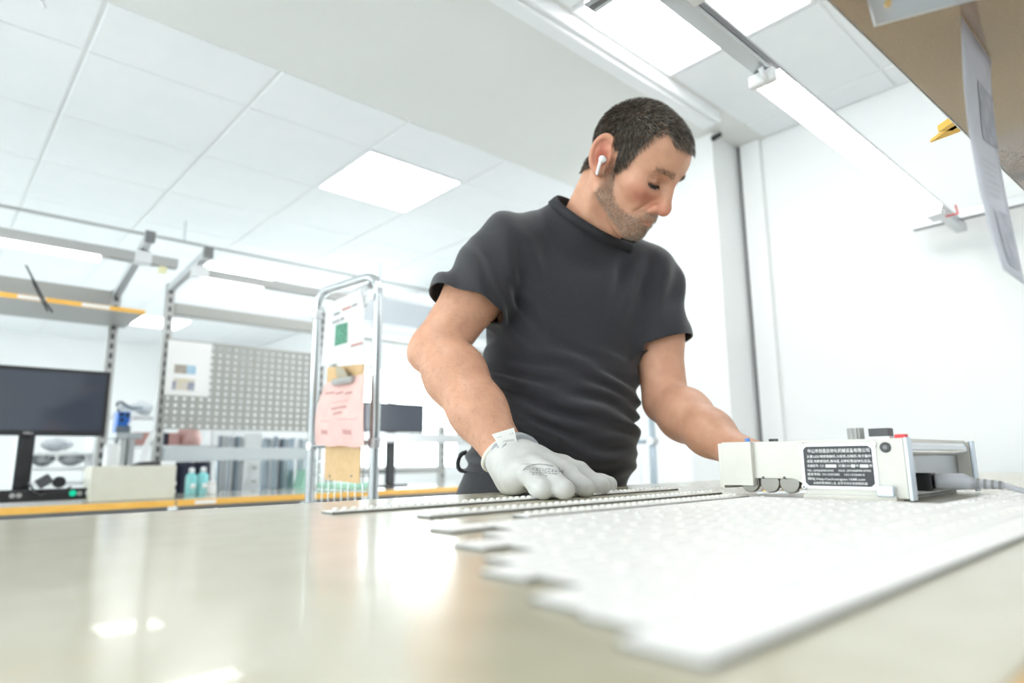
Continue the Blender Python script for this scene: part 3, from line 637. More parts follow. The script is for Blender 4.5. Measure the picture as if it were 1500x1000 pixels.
for yy in (rY0, rY1):
    for z_ in ((1.10, ) if yy == rY0 else (1.10, zt - .07)):
        B().cyl((rX - (.0 if yy == rY0 else .02), yy, z_ - .014), (rX - (.0 if yy == rY0 else .02), yy, z_ + .014), .0185, 14).build('joint_collar', 'alu', rt, bevel=.002)
for x_, y_ in ((rX, rY0), (rX - .02, rY1), (rX - .62, rY0 + .02), (rX - .62, rY1 + .02)):
    w_ = B().cyl((x_ - .012, y_, .06), (x_ + .012, y_, .06), .06, 20).build('castor', 'dark_grey', rt, bevel=.004)
# plastic sheet with print
PXs = rX - .026
def rp(x, y, d=0.0): return px(x, y, PXs - d)
sp = thing('plastic_pocket', 'clear pocket with a printed page and green picture tied to the trolley frame', 'document', rp(500, 530))
B().add([rp(478, 447), rp(534, 420), rp(533, 524), rp(470, 537)], [(0, 1, 2, 3)]).build('page', 'plastic_sheet', sp, thick=.001)
B().add([rp(492, 476, .002), rp(509, 472, .002), rp(508, 501, .002), rp(490, 507, .002)], [(0, 1, 2, 3)]).build('green_picture', 'picture_green', sp, thick=.0006)
for q in ((489, 459, 497, 456, 'print_grey'), (501, 452, 514, 447, 'print_red'), (516, 446, 523, 443, 'print_grey'), (487, 471, 497, 467, 'print_grey'), (499, 466, 503, 464, 'print_grey'), (514, 505, 531, 500, 'print_red')):
    B().add([rp(q[0], q[1], .002), rp(q[2], q[3], .002), rp(q[2], q[3] + 3.5, .002), rp(q[0], q[1] + 3.5, .002)], [(0, 1, 2, 3)]).build('print_line', q[4], sp, thick=.0005)
B().tube([rp(528, 425, .003), rp(529, 432, .005), rp(531, 440, .005), rp(534, 449, .003)], .0035, 8).build('cable_tie', 'white_plastic', sp, smooth=True)
bx('tag', tuple(px(540, 440, PXs) + Vector((0, 0, 0))), tuple(px(545, 426, PXs) + Vector((.003, 0, 0))), 'white_plastic', sp)
# clipboard of cardboard with pink sheets and clip
cbd = thing('cardboard_back', 'brown cardboard backing hung on the trolley behind pink sheets', 'cardboard', rp(500, 705))
B().add([rp(480, 538, .004), rp(533, 533, .004), rp(527, 708, .004), rp(476, 702, .004)], [(0, 1, 2, 3)]).build('board', 'cardboard', cbd, thick=.003)
for x in (483, 515): p_ = rp(x, 697, .006); B().cyl(p_, p_ + Vector((-.002, 0, 0)), .0035, 10).build('rivet', 'mid_grey', cbd)
pk = thing('pink_sheets', 'bundle of pink printed sheets held by a bulldog clip on the trolley', 'paper', rp(500, 653, .01))
TLp, TRp, BRp, BLp = rp(477, 561, .012), rp(537, 547, .012), rp(535, 655, .022), rp(462, 652, .022)
def pink(u, v, d=0.0):
    p = (TLp * (1 - u) + TRp * u) * (1 - v) + (BLp * (1 - u) + BRp * u) * v
    return p + Vector((-(.012 * math.sin(v * 3.0) + .004 * math.sin(u * 9 + v * 4)) - d, 0, .002 * math.sin(u * 14) * v))
for k in range(3): B().grid(lambda u, v: pink(u * (1 - .012 * k) + .006 * k, v * (1 - .01 * k), -.0012 * k), 12, 14).build('sheet', 'pink_paper', pk, smooth=True)
for u0, u1, v in ((.12, .32, .17), (.34, .52, .19), (.58, .78, .22), (.28, .72, .34), (.30, .70, .42), (.36, .60, .50), (.1, .3, .62), (.5, .9, .61)):
    hh = .035 if v in (.42, .50, .17, .19, .22) else .010
    B().grid(lambda u, w: pink(u0 + (u1 - u0) * u, v + hh * w, .0008), 4, 1).build('print_line', 'print_red', pk)
for u0 in (.12, .62): B().grid(lambda u, w: pink(u0 + .15 * u, .76 + .07 * w, .0008), 3, 3).build('print_patch', 'print_red', pk)
cl0, cl1 = rp(489, 560, .022), rp(518, 555, .022)
bc = thing('bulldog_clip', 'worn metal bulldog clip gripping the pink sheets', 'clip', (cl0 + cl1) / 2)
B().cyl(cl0, cl1, .0105, 14).build('jaw', 'alu_grey', bc, bevel=.002)
B().add([rp(491, 533, .03), rp(504, 541, .026), rp(511, 553, .026), rp(495, 556, .026)], [(0, 1, 2, 3)]).build('handle', 'clip_metal', bc, thick=.002)
B().add([rp(503, 552, .012), rp(512, 545, .012), rp(516, 548, .012), rp(513, 556, .012)], [(0, 1, 2, 3)]).build('handle', 'clip_metal', bc, thick=.002)

# ------------------------------------------------------------------ second rack and wire panel behind the man
r2 = thing('tube_rack', 'slim tube rack with wire panel standing behind the man', 'rack', (2.45, 2.35, 0))
c1 = px(956, 650, 2.35); B().tube([(2.35, c1.y, 0), (2.35, c1.y, px(954, 590, 2.35).z)], .013, 12).build('post', 'profile_blue', r2, smooth=True)
c2 = c1.y + .30; B().tube([(2.35, c2, 0), (2.35, c2, px(954, 590, 2.35).z)], .013, 12).build('post', 'profile_blue', r2, smooth=True)
for z_ in (px(955, 646, 2.35).z, .35): B().tube([(2.35, c1.y, z_), (2.35, c2, z_)], .009, 10).build('rung', 'profile_blue', r2, smooth=True)
for k in range(6): B().tube([(2.36, c1.y + .05 * (k + .5), .4), (2.36, c1.y + .05 * (k + .5), px(955, 646, 2.35).z)], .002, 6).build('wire', 'tube_chrome', r2)
B().cyl((2.33, c1.y, px(955, 646, 2.35).z), (2.37, c1.y, px(955, 646, 2.35).z), .018, 12).build('joint_collar', 'alu', r2)
# ------------------------------------------------------------------ things beyond the far benches
def stand(name, label, x0, x1, y0, y1, z, m='white_metal'):
    t = thing(name, label, 'table', ((x0 + x1) / 2, (y0 + y1) / 2, 0))
    bx('top', (x0, y0, z - .03), (x1, y1, z), m, t, bevel=.003)
    for x in (x0 + .05, x1 - .05):
        for y in (y0 + .05, y1 - .05): bx('leg', (x - .02, y - .02, 0), (x + .02, y + .02, z - .03), 'alu', t)
    return t
YP = 4.55; PZ0 = BZ - .04
x0_, x1_ = py(146, 700, YP).x, py(470, 700, YP).x + .1
stand('side_table', 'long white table behind the far benches holding profiles and supplies', x0_, x1_, YP - .3, YP + .35, PZ0)
# upright aluminium profiles in two crates
def profiles(xa, xb, n, zt_, lab, grp, y):
    for k in range(n):
        x = xa + (xb - xa) * (k + .5) / n; w_ = (xb - xa) / n * random.uniform(.30, .46); h_ = zt_ + random.uniform(-.012, .012)
        yo = y + random.uniform(-.03, .03)
        o = B(); o.box((x - w_, yo, PZ0 + .0005), (x + w_, yo + .004, h_)); o.box((x - w_, yo + .0045, PZ0 + .0005), (x - w_ + .004, yo + .03, h_)); o.box((x + w_ - .004, yo + .0045, PZ0 + .0005), (x + w_, yo + .03, h_))
        o = o.build('aluminium_profile', random.choice(['profile_blue', 'profile_blue', 'profile_dark', 'light_grey_paint', 'white_metal']))
        tag(o, lab, 'profile', grp)
profiles(py(316, 690, YP).x, py(352, 690, YP).x, 12, py(330, 638, YP).z, 'upright metal profile in the bunch beside the teal bottles', 'profiles beside the teal bottles', YP)
profiles(py(382, 690, YP).x, py(448, 690, YP).x, 18, py(410, 641, YP).z, 'upright metal profile in the bunch beside the green bin', 'profiles beside the green bin', YP)
cab = thing('drawer_box', 'small white drawer box between the two bunches of profiles', 'drawer box', (py(367, 700, YP).x, YP + .1, PZ0))
bx('body', (py(354, 690, YP).x, YP - .02, PZ0 + .0005), (py(380, 690, YP).x, YP + .2, py(360, 634, YP).z), 'white_plastic', cab, bevel=.004)
for z_ in (py(366, 685, YP).z, py(366, 705, YP).z): 
    d_ = bx('drawer', (py(361, 690, YP).x, YP - .026, z_ - .03), (py(378, 690, YP).x, YP - .0203, z_ + .025), 'paper', cab, bevel=.002)
    bx('handle', (py(367, 690, YP).x, YP - .034, z_ - .004), (py(373, 690, YP).x, YP - .0262, z_ + .004), 'mid_grey', d_)
gb = B(); a_, b_ = py(430, 714, YP - .1), py(452, 690, YP - .1)
gbt = thing('green_bin', 'translucent green plastic bin beside the metal profiles', 'bin', ((a_.x + b_.x) / 2, YP - .12, PZ0))
B().prism([Vector((a_.x, YP - .22, PZ0 + .001)), Vector((b_.x + .03, YP - .22, PZ0 + .001)), Vector((b_.x + .04, YP - .22, b_.z)), Vector((a_.x + .03, YP - .22, b_.z))], (0, .15, 0)).build('body', 'green_plastic', gbt, bevel=.006)
bx('rim', (a_.x + .025, YP - .225, b_.z), (b_.x + .045, YP - .065, b_.z + .008), 'green_plastic', gbt)
# teal bottles on bench B
yb2 = YU - .2
for x, h_, lab in ((279, 682, 'teal bottle with a white cap nearest the beige box'), (296, 681, 'teal bottle with a white cap beside the white jar')):
    p_ = py(x, 718, yb2); zt_ = py(x, h_, yb2).z
    bo = thing('bottle', lab, 'bottle', (p_.x, yb2, BZ)); H = zt_ - BZ - .02; R = .027
    B().lathe((p_.x, yb2, BZ + .0005), [(R * .9, 0), (R, .006), (R, H * .72), (R * .8, H * .82), (R * .42, H * .88)], 18).build('body', 'teal_liquid', bo, smooth=True)
    B().lathe((p_.x, yb2, BZ + H * .88), [(R * .5, 0), (R * .5, H * .16), (R * .32, H * .2)], 14).build('cap', 'white_plastic', bo, smooth=True)
    B().cyl((p_.x - .01, yb2 - R - .0005, BZ + H * .35), (p_.x + .012, yb2 - R - .0005, BZ + H * .35), .012, 10).build('label', 'white_plastic', bo)
p_ = py(308, 710, yb2); jr = thing('jar', 'small white round jar beside the teal bottles', 'jar', (p_.x, yb2 - .02, BZ))
B().lathe((p_.x, yb2 - .02, BZ + .0005), [(.022, 0), (.024, .004), (.024, .045), (.02, .05)], 16).build('body', 'white_plastic', jr, smooth=True)
B().lathe((p_.x, yb2 - .02, BZ + .0507), [(.022, 0), (.022, .014), (.02, .016)], 16).build('lid', 'white_plastic', jr, smooth=True)
a_, b_ = py(256, 716, YP - .25), py(312, 676, YP - .25)
def cloth(u, v): return Vector((a_.x + (b_.x - a_.x) * u, YP - .25 + .03 * math.sin(u * 14) + .04 * v, PZ0 + .001 + (b_.z - PZ0) * v))
tag(B().grid(cloth, 24, 6).build('navy_jacket', 'navy_cloth', smooth=True, thick=.02), 'dark navy jacket hanging behind the teal bottles', 'jacket')
# pinkish bag and red parts boxes seen under the perforated board
a_, b_ = py(272, 652, YP), py(312, 628, YP)
def bag(u, v):
    s = math.sin(math.pi * v) ** .5; return Vector(((a_.x + b_.x) / 2 + (b_.x - a_.x) / 2 * math.cos(u * 6.283) * (.25 + .75 * s), YP + .22 + .07 * math.sin(u * 6.283) * s, a_.z - .02 + (b_.z - a_.z + .04) * v + .01 * math.sin(u * 19)))
shelf_t = thing('wall_shelf', 'white shelf rack above the side table behind the perforated board', 'shelf', (.95, YP + .4, PZ0))
for xx in (py(150, 660, YP).x, py(330, 660, YP).x): bx('upright', (xx - .012, YP + .28, PZ0 + .0005), (xx + .012, YP + .345, py(200, 560, YP).z), 'white_metal', shelf_t)
for yy_ in (651, 606): bx('shelf_board', (py(150, 660, YP).x + .0125, YP + .06, py(200, yy_, YP).z - .018), (py(330, 660, YP).x - .0125, YP + .345, py(200, yy_, YP).z - .001), 'white_metal', shelf_t)
tag(B().grid(bag, 20, 8).build('pink_bag', 'pink_paper', smooth=True), 'crumpled pink plastic bag on the white shelf rack', 'bag')
for k, (xa, xb, m2) in enumerate(((203, 226, 'print_red'), (229, 252, 'navy_cloth'), (254, 270, 'print_red'))):
    o = bx('parts_box', (py(xa, 640, YP).x, YP + .1, py(220, 651, YP).z), (py(xb, 640, YP).x, YP + .28, py(220, 632, YP).z), m2, bevel=.004); tag(o, ['red parts box at the end of the white shelf', 'navy parts box between two red parts boxes', 'red parts box beside the pink bag'][k], 'box')
# film bundle on the shelf, blue device, grey canister, white hose
def film(u, v):
    a = u * 6.283; r = .05 * (1 + .25 * math.sin(3 * a + 5 * v) + .15 * math.sin(7 * a + 3)); x = py(190, 600, YP).x + (py(232, 600, YP).x - py(190, 600, YP).x) * v
    return Vector((x, YP + .2 + r * math.cos(a) * 1.2, py(210, 605, YP).z + .045 + r * .6 * math.sin(a) * (1 - .3 * math.sin(v * 6))))
tag(B().grid(film, 28, 14).build('film_bundle', 'film', smooth=True), 'crumpled clear film bundle on the upper white shelf', 'plastic film')
bd = thing('blue_device', 'blue box-shaped device with black connectors beside the monitor', 'device', py(182, 640, 4.1))
yd = 4.1
stand('small_stand', 'narrow grey stand between the two near-left far benches', py(160, 700, yd).x, py(200, 700, yd).x, yd - .06, yd + .16, py(180, 634, yd).z, 'light_grey_paint')
q0, q1 = py(170, 633, yd), py(192, 603, yd)
bx('body', (q0.x, yd, py(180, 634, yd).z + .0005), (q1.x, yd + .09, q1.z), 'blue_plastic', bd, bevel=.004)
for x, y_ in ((178, 607), (178, 615), (187, 608)): p_ = py(x, y_, yd); B().cyl(p_, p_ - Vector((0, .006, 0)), .010, 12).build('connector', 'black_plastic', bd)
bx('dark_base', (q0.x - .004, yd - .004, py(180, 634, yd).z + .0007), (q1.x + .004, yd + .0, py(180, 624, yd).z), 'profile_dark', bd)
for x, y_ in ((193, 612), (189, 621), (172, 597)): p_ = py(x, y_, yd - .01); B().cyl(p_ - Vector((0, .004, 0)), p_, .007, 12).build('fitting', 'white_plastic', bd)
B().tube(round_path([py(174, 603, yd), py(171, 590, yd), py(178, 588, yd), py(190, 598, yd + .02), py(208, 597, yd + .05)], .03), .007, 10).build('hose', 'profile_dark', bd, smooth=True)
yw = 3.7
ws = thing('white_hose', 'thick white bent hose rising behind the long beige box', 'hose', py(212, 684, yw))
B().tube(round_path([py(212, 716, yw), py(208, 680, yw), py(213, 655, yw), py(225, 632, yw)], .06), .013, 12).build('tube', 'white_plastic', ws, smooth=True)
wc = thing('white_canister', 'white canister standing on the far workbench behind the beige box', 'canister', (py(158, 690, yw).x, yw - .05, BZ))
B().lathe((py(158, 690, yw).x, yw - .05, BZ + .0005), [(.032, 0), (.035, .005), (.035, py(158, 652, yw).z - BZ - .01), (.028, py(158, 650, yw).z - BZ)], 18).build('body', 'white_plastic', wc, smooth=True)
B().cyl((py(166, 680, yw).x, yw - .09, BZ + .08), (py(170, 680, yw).x, yw - .12, BZ + .08), .012, 10).build('handle', 'white_plastic', wc)
# plastic bagged goods on shelves behind the monitor
yq = 4.3
sg = thing('goods_shelf', 'white shelf stand under and behind the wide monitor', 'shelf', (py(85, 700, yq).x, yq + .1, 0))
for xx in (py(30, 690, yq).x, py(137, 690, yq).x): bx('upright', (xx - .012, yq, 0), (xx + .012, yq + .25, py(80, 640, yq).z), 'white_metal', sg)
for yy_ in (663, 685, 707): bx('shelf_board', (py(30, 690, yq).x + .0125, yq, py(80, yy_, yq).z - .015), (py(137, 690, yq).x - .0125, yq + .25, py(80, yy_, yq).z), 'white_metal', sg)
for k, (xa, xb, yy_) in enumerate(((45, 85, 685), (88, 130, 685), (62, 112, 663))):
    A0, A1 = py(xa, yy_, yq).x, py(xb, yy_, yq).x; zz = py(80, yy_, yq).z
    def lump(u, v, A0=A0, A1=A1, zz=zz, k=k):
        a = u * 6.283; s = math.sin(math.pi * min(max(v, .02), .98)) ** .6; return Vector((A0 + (A1 - A0) * v, yq + .12 + .07 * math.cos(a) * s, zz + .047 + (.036 * math.sin(a) + .006 * math.sin(4 * a + 9 * v + k)) * s))
    tag(B().grid(lump, 20, 12).build('bagged_parts', 'film', smooth=True), ['crumpled clear bag of parts at the wall end of the middle shelf under the monitor', 'crumpled clear bag of parts beside the bench post on the middle shelf', 'crumpled clear bag of parts on the top shelf right under the monitor'][k], 'bag')
# green pale sheets on bench C, low rail at the right wall, hanging conduit, ceiling sensor
tag(bx('pale_green_tray', (py(478, 715, 3.6).x, 3.5, BZ + .001), (py(535, 715, 3.6).x, 3.72, BZ + .035), 'green_plastic', bevel=.004), 'shallow pale green tray on the far workbench behind the trolley', 'tray')
cz = ZCEIL - .14; y_c = (cz - CZ) / (ZCEIL - CZ) * 4.84
cdt = thing('ceiling_conduit', 'thin grey conduit hung under the ceiling tiles above the far benches', 'conduit', (.8, y_c, cz))
B().tube([(-2.5, y_c, cz), (3.3, y_c, cz)], .0095, 10).build('pipe', 'steel_grey', cdt, smooth=True)
for xx in (pz(277, 330, ZCEIL - .05).x, -1.0, 2.6): B().tube([(xx, y_c, cz), (xx, y_c, ZCEIL + .001)], .005, 8).build('hanger_rod', 'light_grey_paint', cdt)
dr = thing('ceiling_hook', 'small white hook hanging from a ceiling tile near the plain plaster', 'hook', pz(61, 2, ZCEIL - .03))
p_ = pz(63, -8, ZCEIL); B().tube([p_, p_ + Vector((0, 0, -.03)), p_ + Vector((.01, .0, -.045))], .007, 8).build('rod', 'white_metal', dr, smooth=True)
sn = thing('wall_sensor', 'small black sensor high in the corner beside the white beam', 'sensor', py(1043, 205, 1.49))
p_ = py(1043, 204, 1.495); B().cyl(p_, p_ + Vector((0, -.05, .01)), .014, 14, .011).build('body', 'black_plastic', sn, bevel=.003)
bx('mount', (p_.x - .012, 1.492, p_.z - .012), (p_.x + .012, 1.4995, p_.z + .012), 'white_plastic', sn)
rl = thing('wall_rail', 'low blue-grey metal rail running along the right wall', 'rail', (XR - .05, .6, .6))
za_ = px(1470, 712, XR - .06).z; zb_ = px(1470, 701, XR - .06).z
bx('rail_bar', (XR - .06, -1.5, za_), (XR - .03, .62, zb_), 'profile_blue', rl, bevel=.003)
for y_ in (.55, -.3, -1.2): bx('mount', (XR - .0295, y_ - .02, za_ + .003), (XR - .0003, y_ + .02, zb_ - .003), 'profile_blue', rl)
# ------------------------------------------------------------------ the man: signed distance shapes meshed by surface nets
f32 = np.float32
def V(*a): return np.array(a, f32)
def smin(a, b, k): h = np.clip(.5 + .5 * (b - a) / k, 0, 1); return b + (a - b) * h - k * h * (1 - h)
def smax(a, b, k): return -smin(-a, -b, k)
def sph(P, c, r): return np.linalg.norm(P - V(*c), axis=1) - r
def ell(P, c, r, Rm=None):
    q = P - V(*c)
    if Rm is not None: q = q @ Rm
    r = V(*r); k0 = np.linalg.norm(q / r, axis=1); k1 = np.linalg.norm(q / (r * r), axis=1) + 1e-9
    return k0 * (k0 - 1) / k1
def cap(P, a, b, ra, rb):
    a = V(*a); b = V(*b); ab = b - a; t = np.clip(((P - a) @ ab) / (ab @ ab), 0, 1)
    return np.linalg.norm(P - a - t[:, None] * ab, axis=1) - (ra + (rb - ra) * t)
def chain(P, pts, k=.02):
    d = None
    for (a, ra), (b, rb) in zip(pts[:-1], pts[1:]):
        e = cap(P, a, b, ra, rb); d = e if d is None else smin(d, e, k)
    return d
def surface_nets(fn, xs, ys, zs, step=6):
    xs, ys, zs = [np.asarray(a, f32) for a in (xs, ys, zs)]; n = (len(xs), len(ys), len(zs))
    cs = [np.unique(np.r_[np.arange(0, m, step), m - 1]) for m in n]
    G = np.stack(np.meshgrid(xs[cs[0]], ys[cs[1]], zs[cs[2]], indexing='ij'), -1).reshape(-1, 3)
    dc = fn(G).reshape([len(c) for c in cs])
    idx = [np.clip(np.rint(np.arange(m) / step).astype(int), 0, len(c) - 1) for m, c in zip(n, cs)]
    D = dc[np.ix_(*idx)].astype(f32)
    h = max(np.diff(xs).max(), np.diff(ys).max(), np.diff(zs).max())
    act = np.argwhere(np.abs(D) < h * step * 1.15)
    for s in range(0, len(act), 400000):
        a = act[s:s + 400000]; D[a[:, 0], a[:, 1], a[:, 2]] = fn(np.stack([xs[a[:, 0]], ys[a[:, 1]], zs[a[:, 2]]], -1))
    S = D < 0
    c = np.zeros([m - 1 for m in n], np.int8)
    for i in (0, 1):
        for j in (0, 1):
            for k in (0, 1): c += S[i:n[0] - 1 + i, j:n[1] - 1 + j, k:n[2] - 1 + k]
    cells = np.argwhere((c > 0) & (c < 8)); vid = np.full(c.shape, -1, np.int32); vid[cells[:, 0], cells[:, 1], cells[:, 2]] = np.arange(len(cells))
    acc = np.zeros((len(cells), 3)); cnt = np.zeros(len(cells)); co = (xs, ys, zs)
    for ax in range(3):
        o1, o2 = [q for q in range(3) if q != ax]
        for u in (0, 1):
            for w in (0, 1):
                A = cells.copy(); A[:, o1] += u; A[:, o2] += w; Bc = A.copy(); Bc[:, ax] += 1
                da = D[A[:, 0], A[:, 1], A[:, 2]]; db = D[Bc[:, 0], Bc[:, 1], Bc[:, 2]]; m = (da < 0) != (db < 0)
                t = da[m] / (da[m] - db[m]); p = np.zeros((m.sum(), 3))
                for q in range(3): p[:, q] = co[q][A[m][:, q]]
                p[:, ax] += t * (co[ax][Bc[m][:, ax]] - co[ax][A[m][:, ax]]); acc[m] += p; cnt[m] += 1
    verts = acc / cnt[:, None]; faces = []
    for ax in range(3):
        o1, o2 = (ax + 1) % 3, (ax + 2) % 3
        sl = [slice(None)] * 3; s2 = [slice(None)] * 3; sl[ax] = slice(0, n[ax] - 1); s2[ax] = slice(1, n[ax])
        E = np.argwhere(S[tuple(sl)] != S[tuple(s2)]); E = E[(E[:, o1] > 0) & (E[:, o2] > 0) & (E[:, o1] < n[o1] - 1) & (E[:, o2] < n[o2] - 1)]
        q = []
        for u, w in ((-1, -1), (0, -1), (0, 0), (-1, 0)):
            A = E.copy(); A[:, o1] += u; A[:, o2] += w; q.append(vid[A[:, 0], A[:, 1], A[:, 2]])
        q = np.stack(q, 1); ins = S[E[:, 0], E[:, 1], E[:, 2]]
        q[~ins] = q[~ins][:, ::-1]; faces.append(q)
    return verts, np.concatenate(faces)
def smooth_mesh(v, f, it):
    e = np.concatenate([f[:, [0, 1]], f[:, [1, 2]], f[:, [2, 3]], f[:, [3, 0]]])
    for _ in range(it):
        s = np.zeros_like(v); c = np.zeros(len(v)); np.add.at(s, e[:, 0], v[e[:, 1]]); np.add.at(c, e[:, 0], 1); np.add.at(s, e[:, 1], v[e[:, 0]]); np.add.at(c, e[:, 1], 1)
        v = v * .5 + .5 * s / np.maximum(c, 1)[:, None]
    return v
def np_mesh(name, v, f, m, parent, attr=None, thick=0.0, kind=None):
    o0 = np.array(wloc(parent)); me = bpy.data.meshes.new(name); f = np.asarray(f, np.int32); k = f.shape[1]
    me.vertices.add(len(v)); me.vertices.foreach_set('co', (v - o0).astype(f32).ravel())
    me.loops.add(f.size); me.loops.foreach_set('vertex_index', f.ravel())
    me.polygons.add(len(f)); me.polygons.foreach_set('loop_start', np.arange(0, f.size, k, dtype=np.int32)); me.polygons.foreach_set('loop_total', np.full(len(f), k, np.int32))
    me.polygons.foreach_set('use_smooth', np.ones(len(f), bool)); me.update(calc_edges=True); me.validate()
    me.materials.append(M(m))
    if attr is not None:
        a = me.color_attributes.new('tint', 'FLOAT_COLOR', 'POINT'); a.data.foreach_set('color', np.c_[attr, np.ones(len(v))].astype(f32).ravel())
    o = bpy.data.objects.new(name, me); COL.objects.link(o); o.parent = parent
    if thick: md = o.modifiers.new('thickness', 'SOLIDIFY'); md.thickness = thick; md.offset = -1
    if kind: o['kind'] = kind
    return o
def axis(a, b, fine, coarse, lo, hi):                # coordinates from lo to hi, fine between a and b
    return np.r_[np.arange(lo, a, coarse), np.arange(a, b, fine), np.arange(b, hi + coarse, coarse)]
# --- skeleton (metres)
RS, RE, RW = (.872, .968, 1.483), (.722, 1.002, 1.262), tuple(pd(743, 668, 1.065))
LS, LE, LW = (1.185, .84, 1.450), (1.150, .785, 1.165), tuple(pd(1082, 664, 1.11))
NB = (1.035, .925, 1.49)
PEL = (1.02, 1.05, .95)
ra_ = math.radians
HR = np.array([Vector(c) for c in (Matrix.Rotation(ra_(-76.7), 3, 'Z') @ Matrix.Rotation(ra_(43.5), 3, 'Y') @ Matrix.Rotation(ra_(12.5), 3, 'X'))], f32)
HS = 1.0
_R0 = np.array(Matrix.Rotation(ra_(-76.7), 3, 'Z') @ Matrix.Rotation(ra_(34.9), 3, 'Y') @ Matrix.Rotation(ra_(12.5), 3, 'X'), f32)
HO = V(1.019, .764, 1.623) + (_R0 - HR) @ V(.085, 0, .0)   # pivot near the eyes
def to_head(P): return ((P - HO) @ HR) / HS
def from_head(q): return np.asarray(q, f32) * HS @ HR.T + HO
lat = V(.925, -.38, 0); fwd = V(-.38, -.925, 0); TR = np.stack([lat, -fwd, V(0, 0, 1)], 1)
tilt = np.array(Matrix.Rotation(ra_(12), 3, Vector(lat)), f32)
def d_head(P):
    far = np.linalg.norm(P - HO, axis=1); near = far < .25; res = (far - .12).astype(f32)
    if near.any(): res[near] = d_head_near(P[near])
    return res
def d_head_near(P):
    q = to_head(P); a = q.copy(); a[:, 1] = np.abs(a[:, 1])      # a: mirrored
    d = ell(q, (-.002, 0, .047), (.098, .078, .087))
    d = smin(d, ell(q, (.050, 0, .048), (.055, .065, .063)), .03)          # forehead
    d = smin(d, ell(q, (.042, 0, -.022), (.058, .058, .075)), .03)         # mid face
    d = smin(d, ell(a, (.062, .043, -.008), (.030, .024, .024)), .02)      # cheekbone
    d = smin(d, cap(a, (.006, .057, -.055), (.072, .020, -.098), .017, .019), .028)  # jaw line
    d = smin(d, ell(q, (.082, 0, -.095), (.022, .026, .020)), .018)        # chin
    d = smin(d, ell(q, (.080, 0, -.060), (.030, .034, .026)), .018)        # mouth mound
    d = smin(d, cap(a, (.097, .010, .031), (.078, .046, .033), .0085, .008), .014)   # brow
    d = smax(d, -ell(a, (.105, .033, .012), (.023, .021, .0130)), .014)    # eye socket
    lid = ell(a, (.0785, .033, .013), (.0158, .0180, .0140)); d = smin(d, lid, .004)
    d = smax(d, -cap(a, (.0955, .0165, .0040), (.0865, .0490, .0055), .0013, .0013), .0025)
    d = smax(d, -cap(a, (.0965, .0190, .0200), (.0860, .0470, .0170), .0010, .0010), .003)
    d = smin(d, cap(a, (.0895, .021, -.0015), (.080, .048, .0015), .0046, .0038), .006)  # lower lid pouch
    nose = cap(q, (.100, 0, .026), (.1165, 0, -.022), .0090, .0122); nose = smin(nose, sph(q, (.1185, 0, -.029), .0138), .008)
    nose = smin(nose, ell(a, (.1050, .0150, -.033), (.0120, .0080, .0098)), .007); nose = smax(nose, -sph(a, (.1095, .0068, -.0435), .0042), .004)
    d = smin(d, nose, .010)
    d = smax(d, -cap(a, (.099, .019, -.028), (.086, .033, -.056), .0022, .0022), .013)  # fold beside the nose
    lip = smin(cap(a, (.1075, .0, -.0605), (.0965, .021, -.0655), .0050, .0028), cap(a, (.1055, .0, -.0715), (.0955, .020, -.0685), .0058, .0028), .003); d = smin(d, lip, .006)
    d = smax(d, -cap(a, (.1150, .0, -.0660), (.0985, .0255, -.0685), .0018, .0020), .0035)  # mouth line
    # ears
    ea = math.radians(14); er = np.array([[math.cos(ea), 0, math.sin(ea)], [0, 1, 0], [-math.sin(ea), 0, math.cos(ea)]], f32)
    e = (a - V(-.016, .081, .006)) @ er.T / 1.13
    out = np.radians(-30); fl = np.array([[math.cos(out), -math.sin(out), 0], [math.sin(out), math.cos(out), 0], [0, 0, 1]], f32); e = e @ fl
    base = ell(e, (0, .004, .001), (.0200, .0065, .0310)); z = e.copy(); rr = np.sqrt((z[:, 0] / .0190) ** 2 + ((z[:, 2] - .003) / .0290) ** 2)
    rim = np.sqrt(((rr - 1) * .019) ** 2 + (e[:, 1] - .0095) ** 2) - .0038; rim = np.maximum(rim, (e[:, 0] - .012))
    ear = smin(smax(base, -ell(e, (.002, .014, -.002), (.0125, .0110, .0155)), .004), rim, .004)
    ear = smax(ear, -ell(e, (-.001, .013, .0165), (.0085, .007, .0070)), .004)
    ear = smin(ear, ell(e, (.003, .006, -.0270), (.0095, .0050, .0090)), .006); ear = smin(ear, ell(e, (.0125, .0075, -.004), (.0040, .0040, .0065)), .004)
    d = smin(d, ear, .005)
    d = smax(d, -ell(e, (.004, .010, -.002), (.0060, .0100, .0070)), .003)
    return d * HS
def d_neck(P):
    hb = from_head([[-.030, 0, -.030]])[0]; hm = from_head([[-.012, 0, -.055]])[0]
    d = cap(P, hb, NB, .058, .063)
    d = smin(d, cap(P, hm, V(*NB) + fwd * .020 + V(0, 0, -.015), .046, .046), .03)
    ma = from_head([[-.012, -.060, -.030]])[0]; d = smin(d, cap(P, ma, V(*NB) + fwd * .030 + V(0, 0, -.015) - lat * .012, .017, .010), .022)
    ma = from_head([[-.012, .060, -.030]])[0]; d = smin(d, cap(P, ma, V(*NB) + fwd * .030 + V(0, 0, -.015) + lat * .012, .017, .010), .022)
    ad = from_head([[.045, 0, -.10]])[0]; d = smin(d, cap(P, ad, V(*NB) + fwd * .010 + V(0, 0, -.01), .022, .024), .03)
    return d
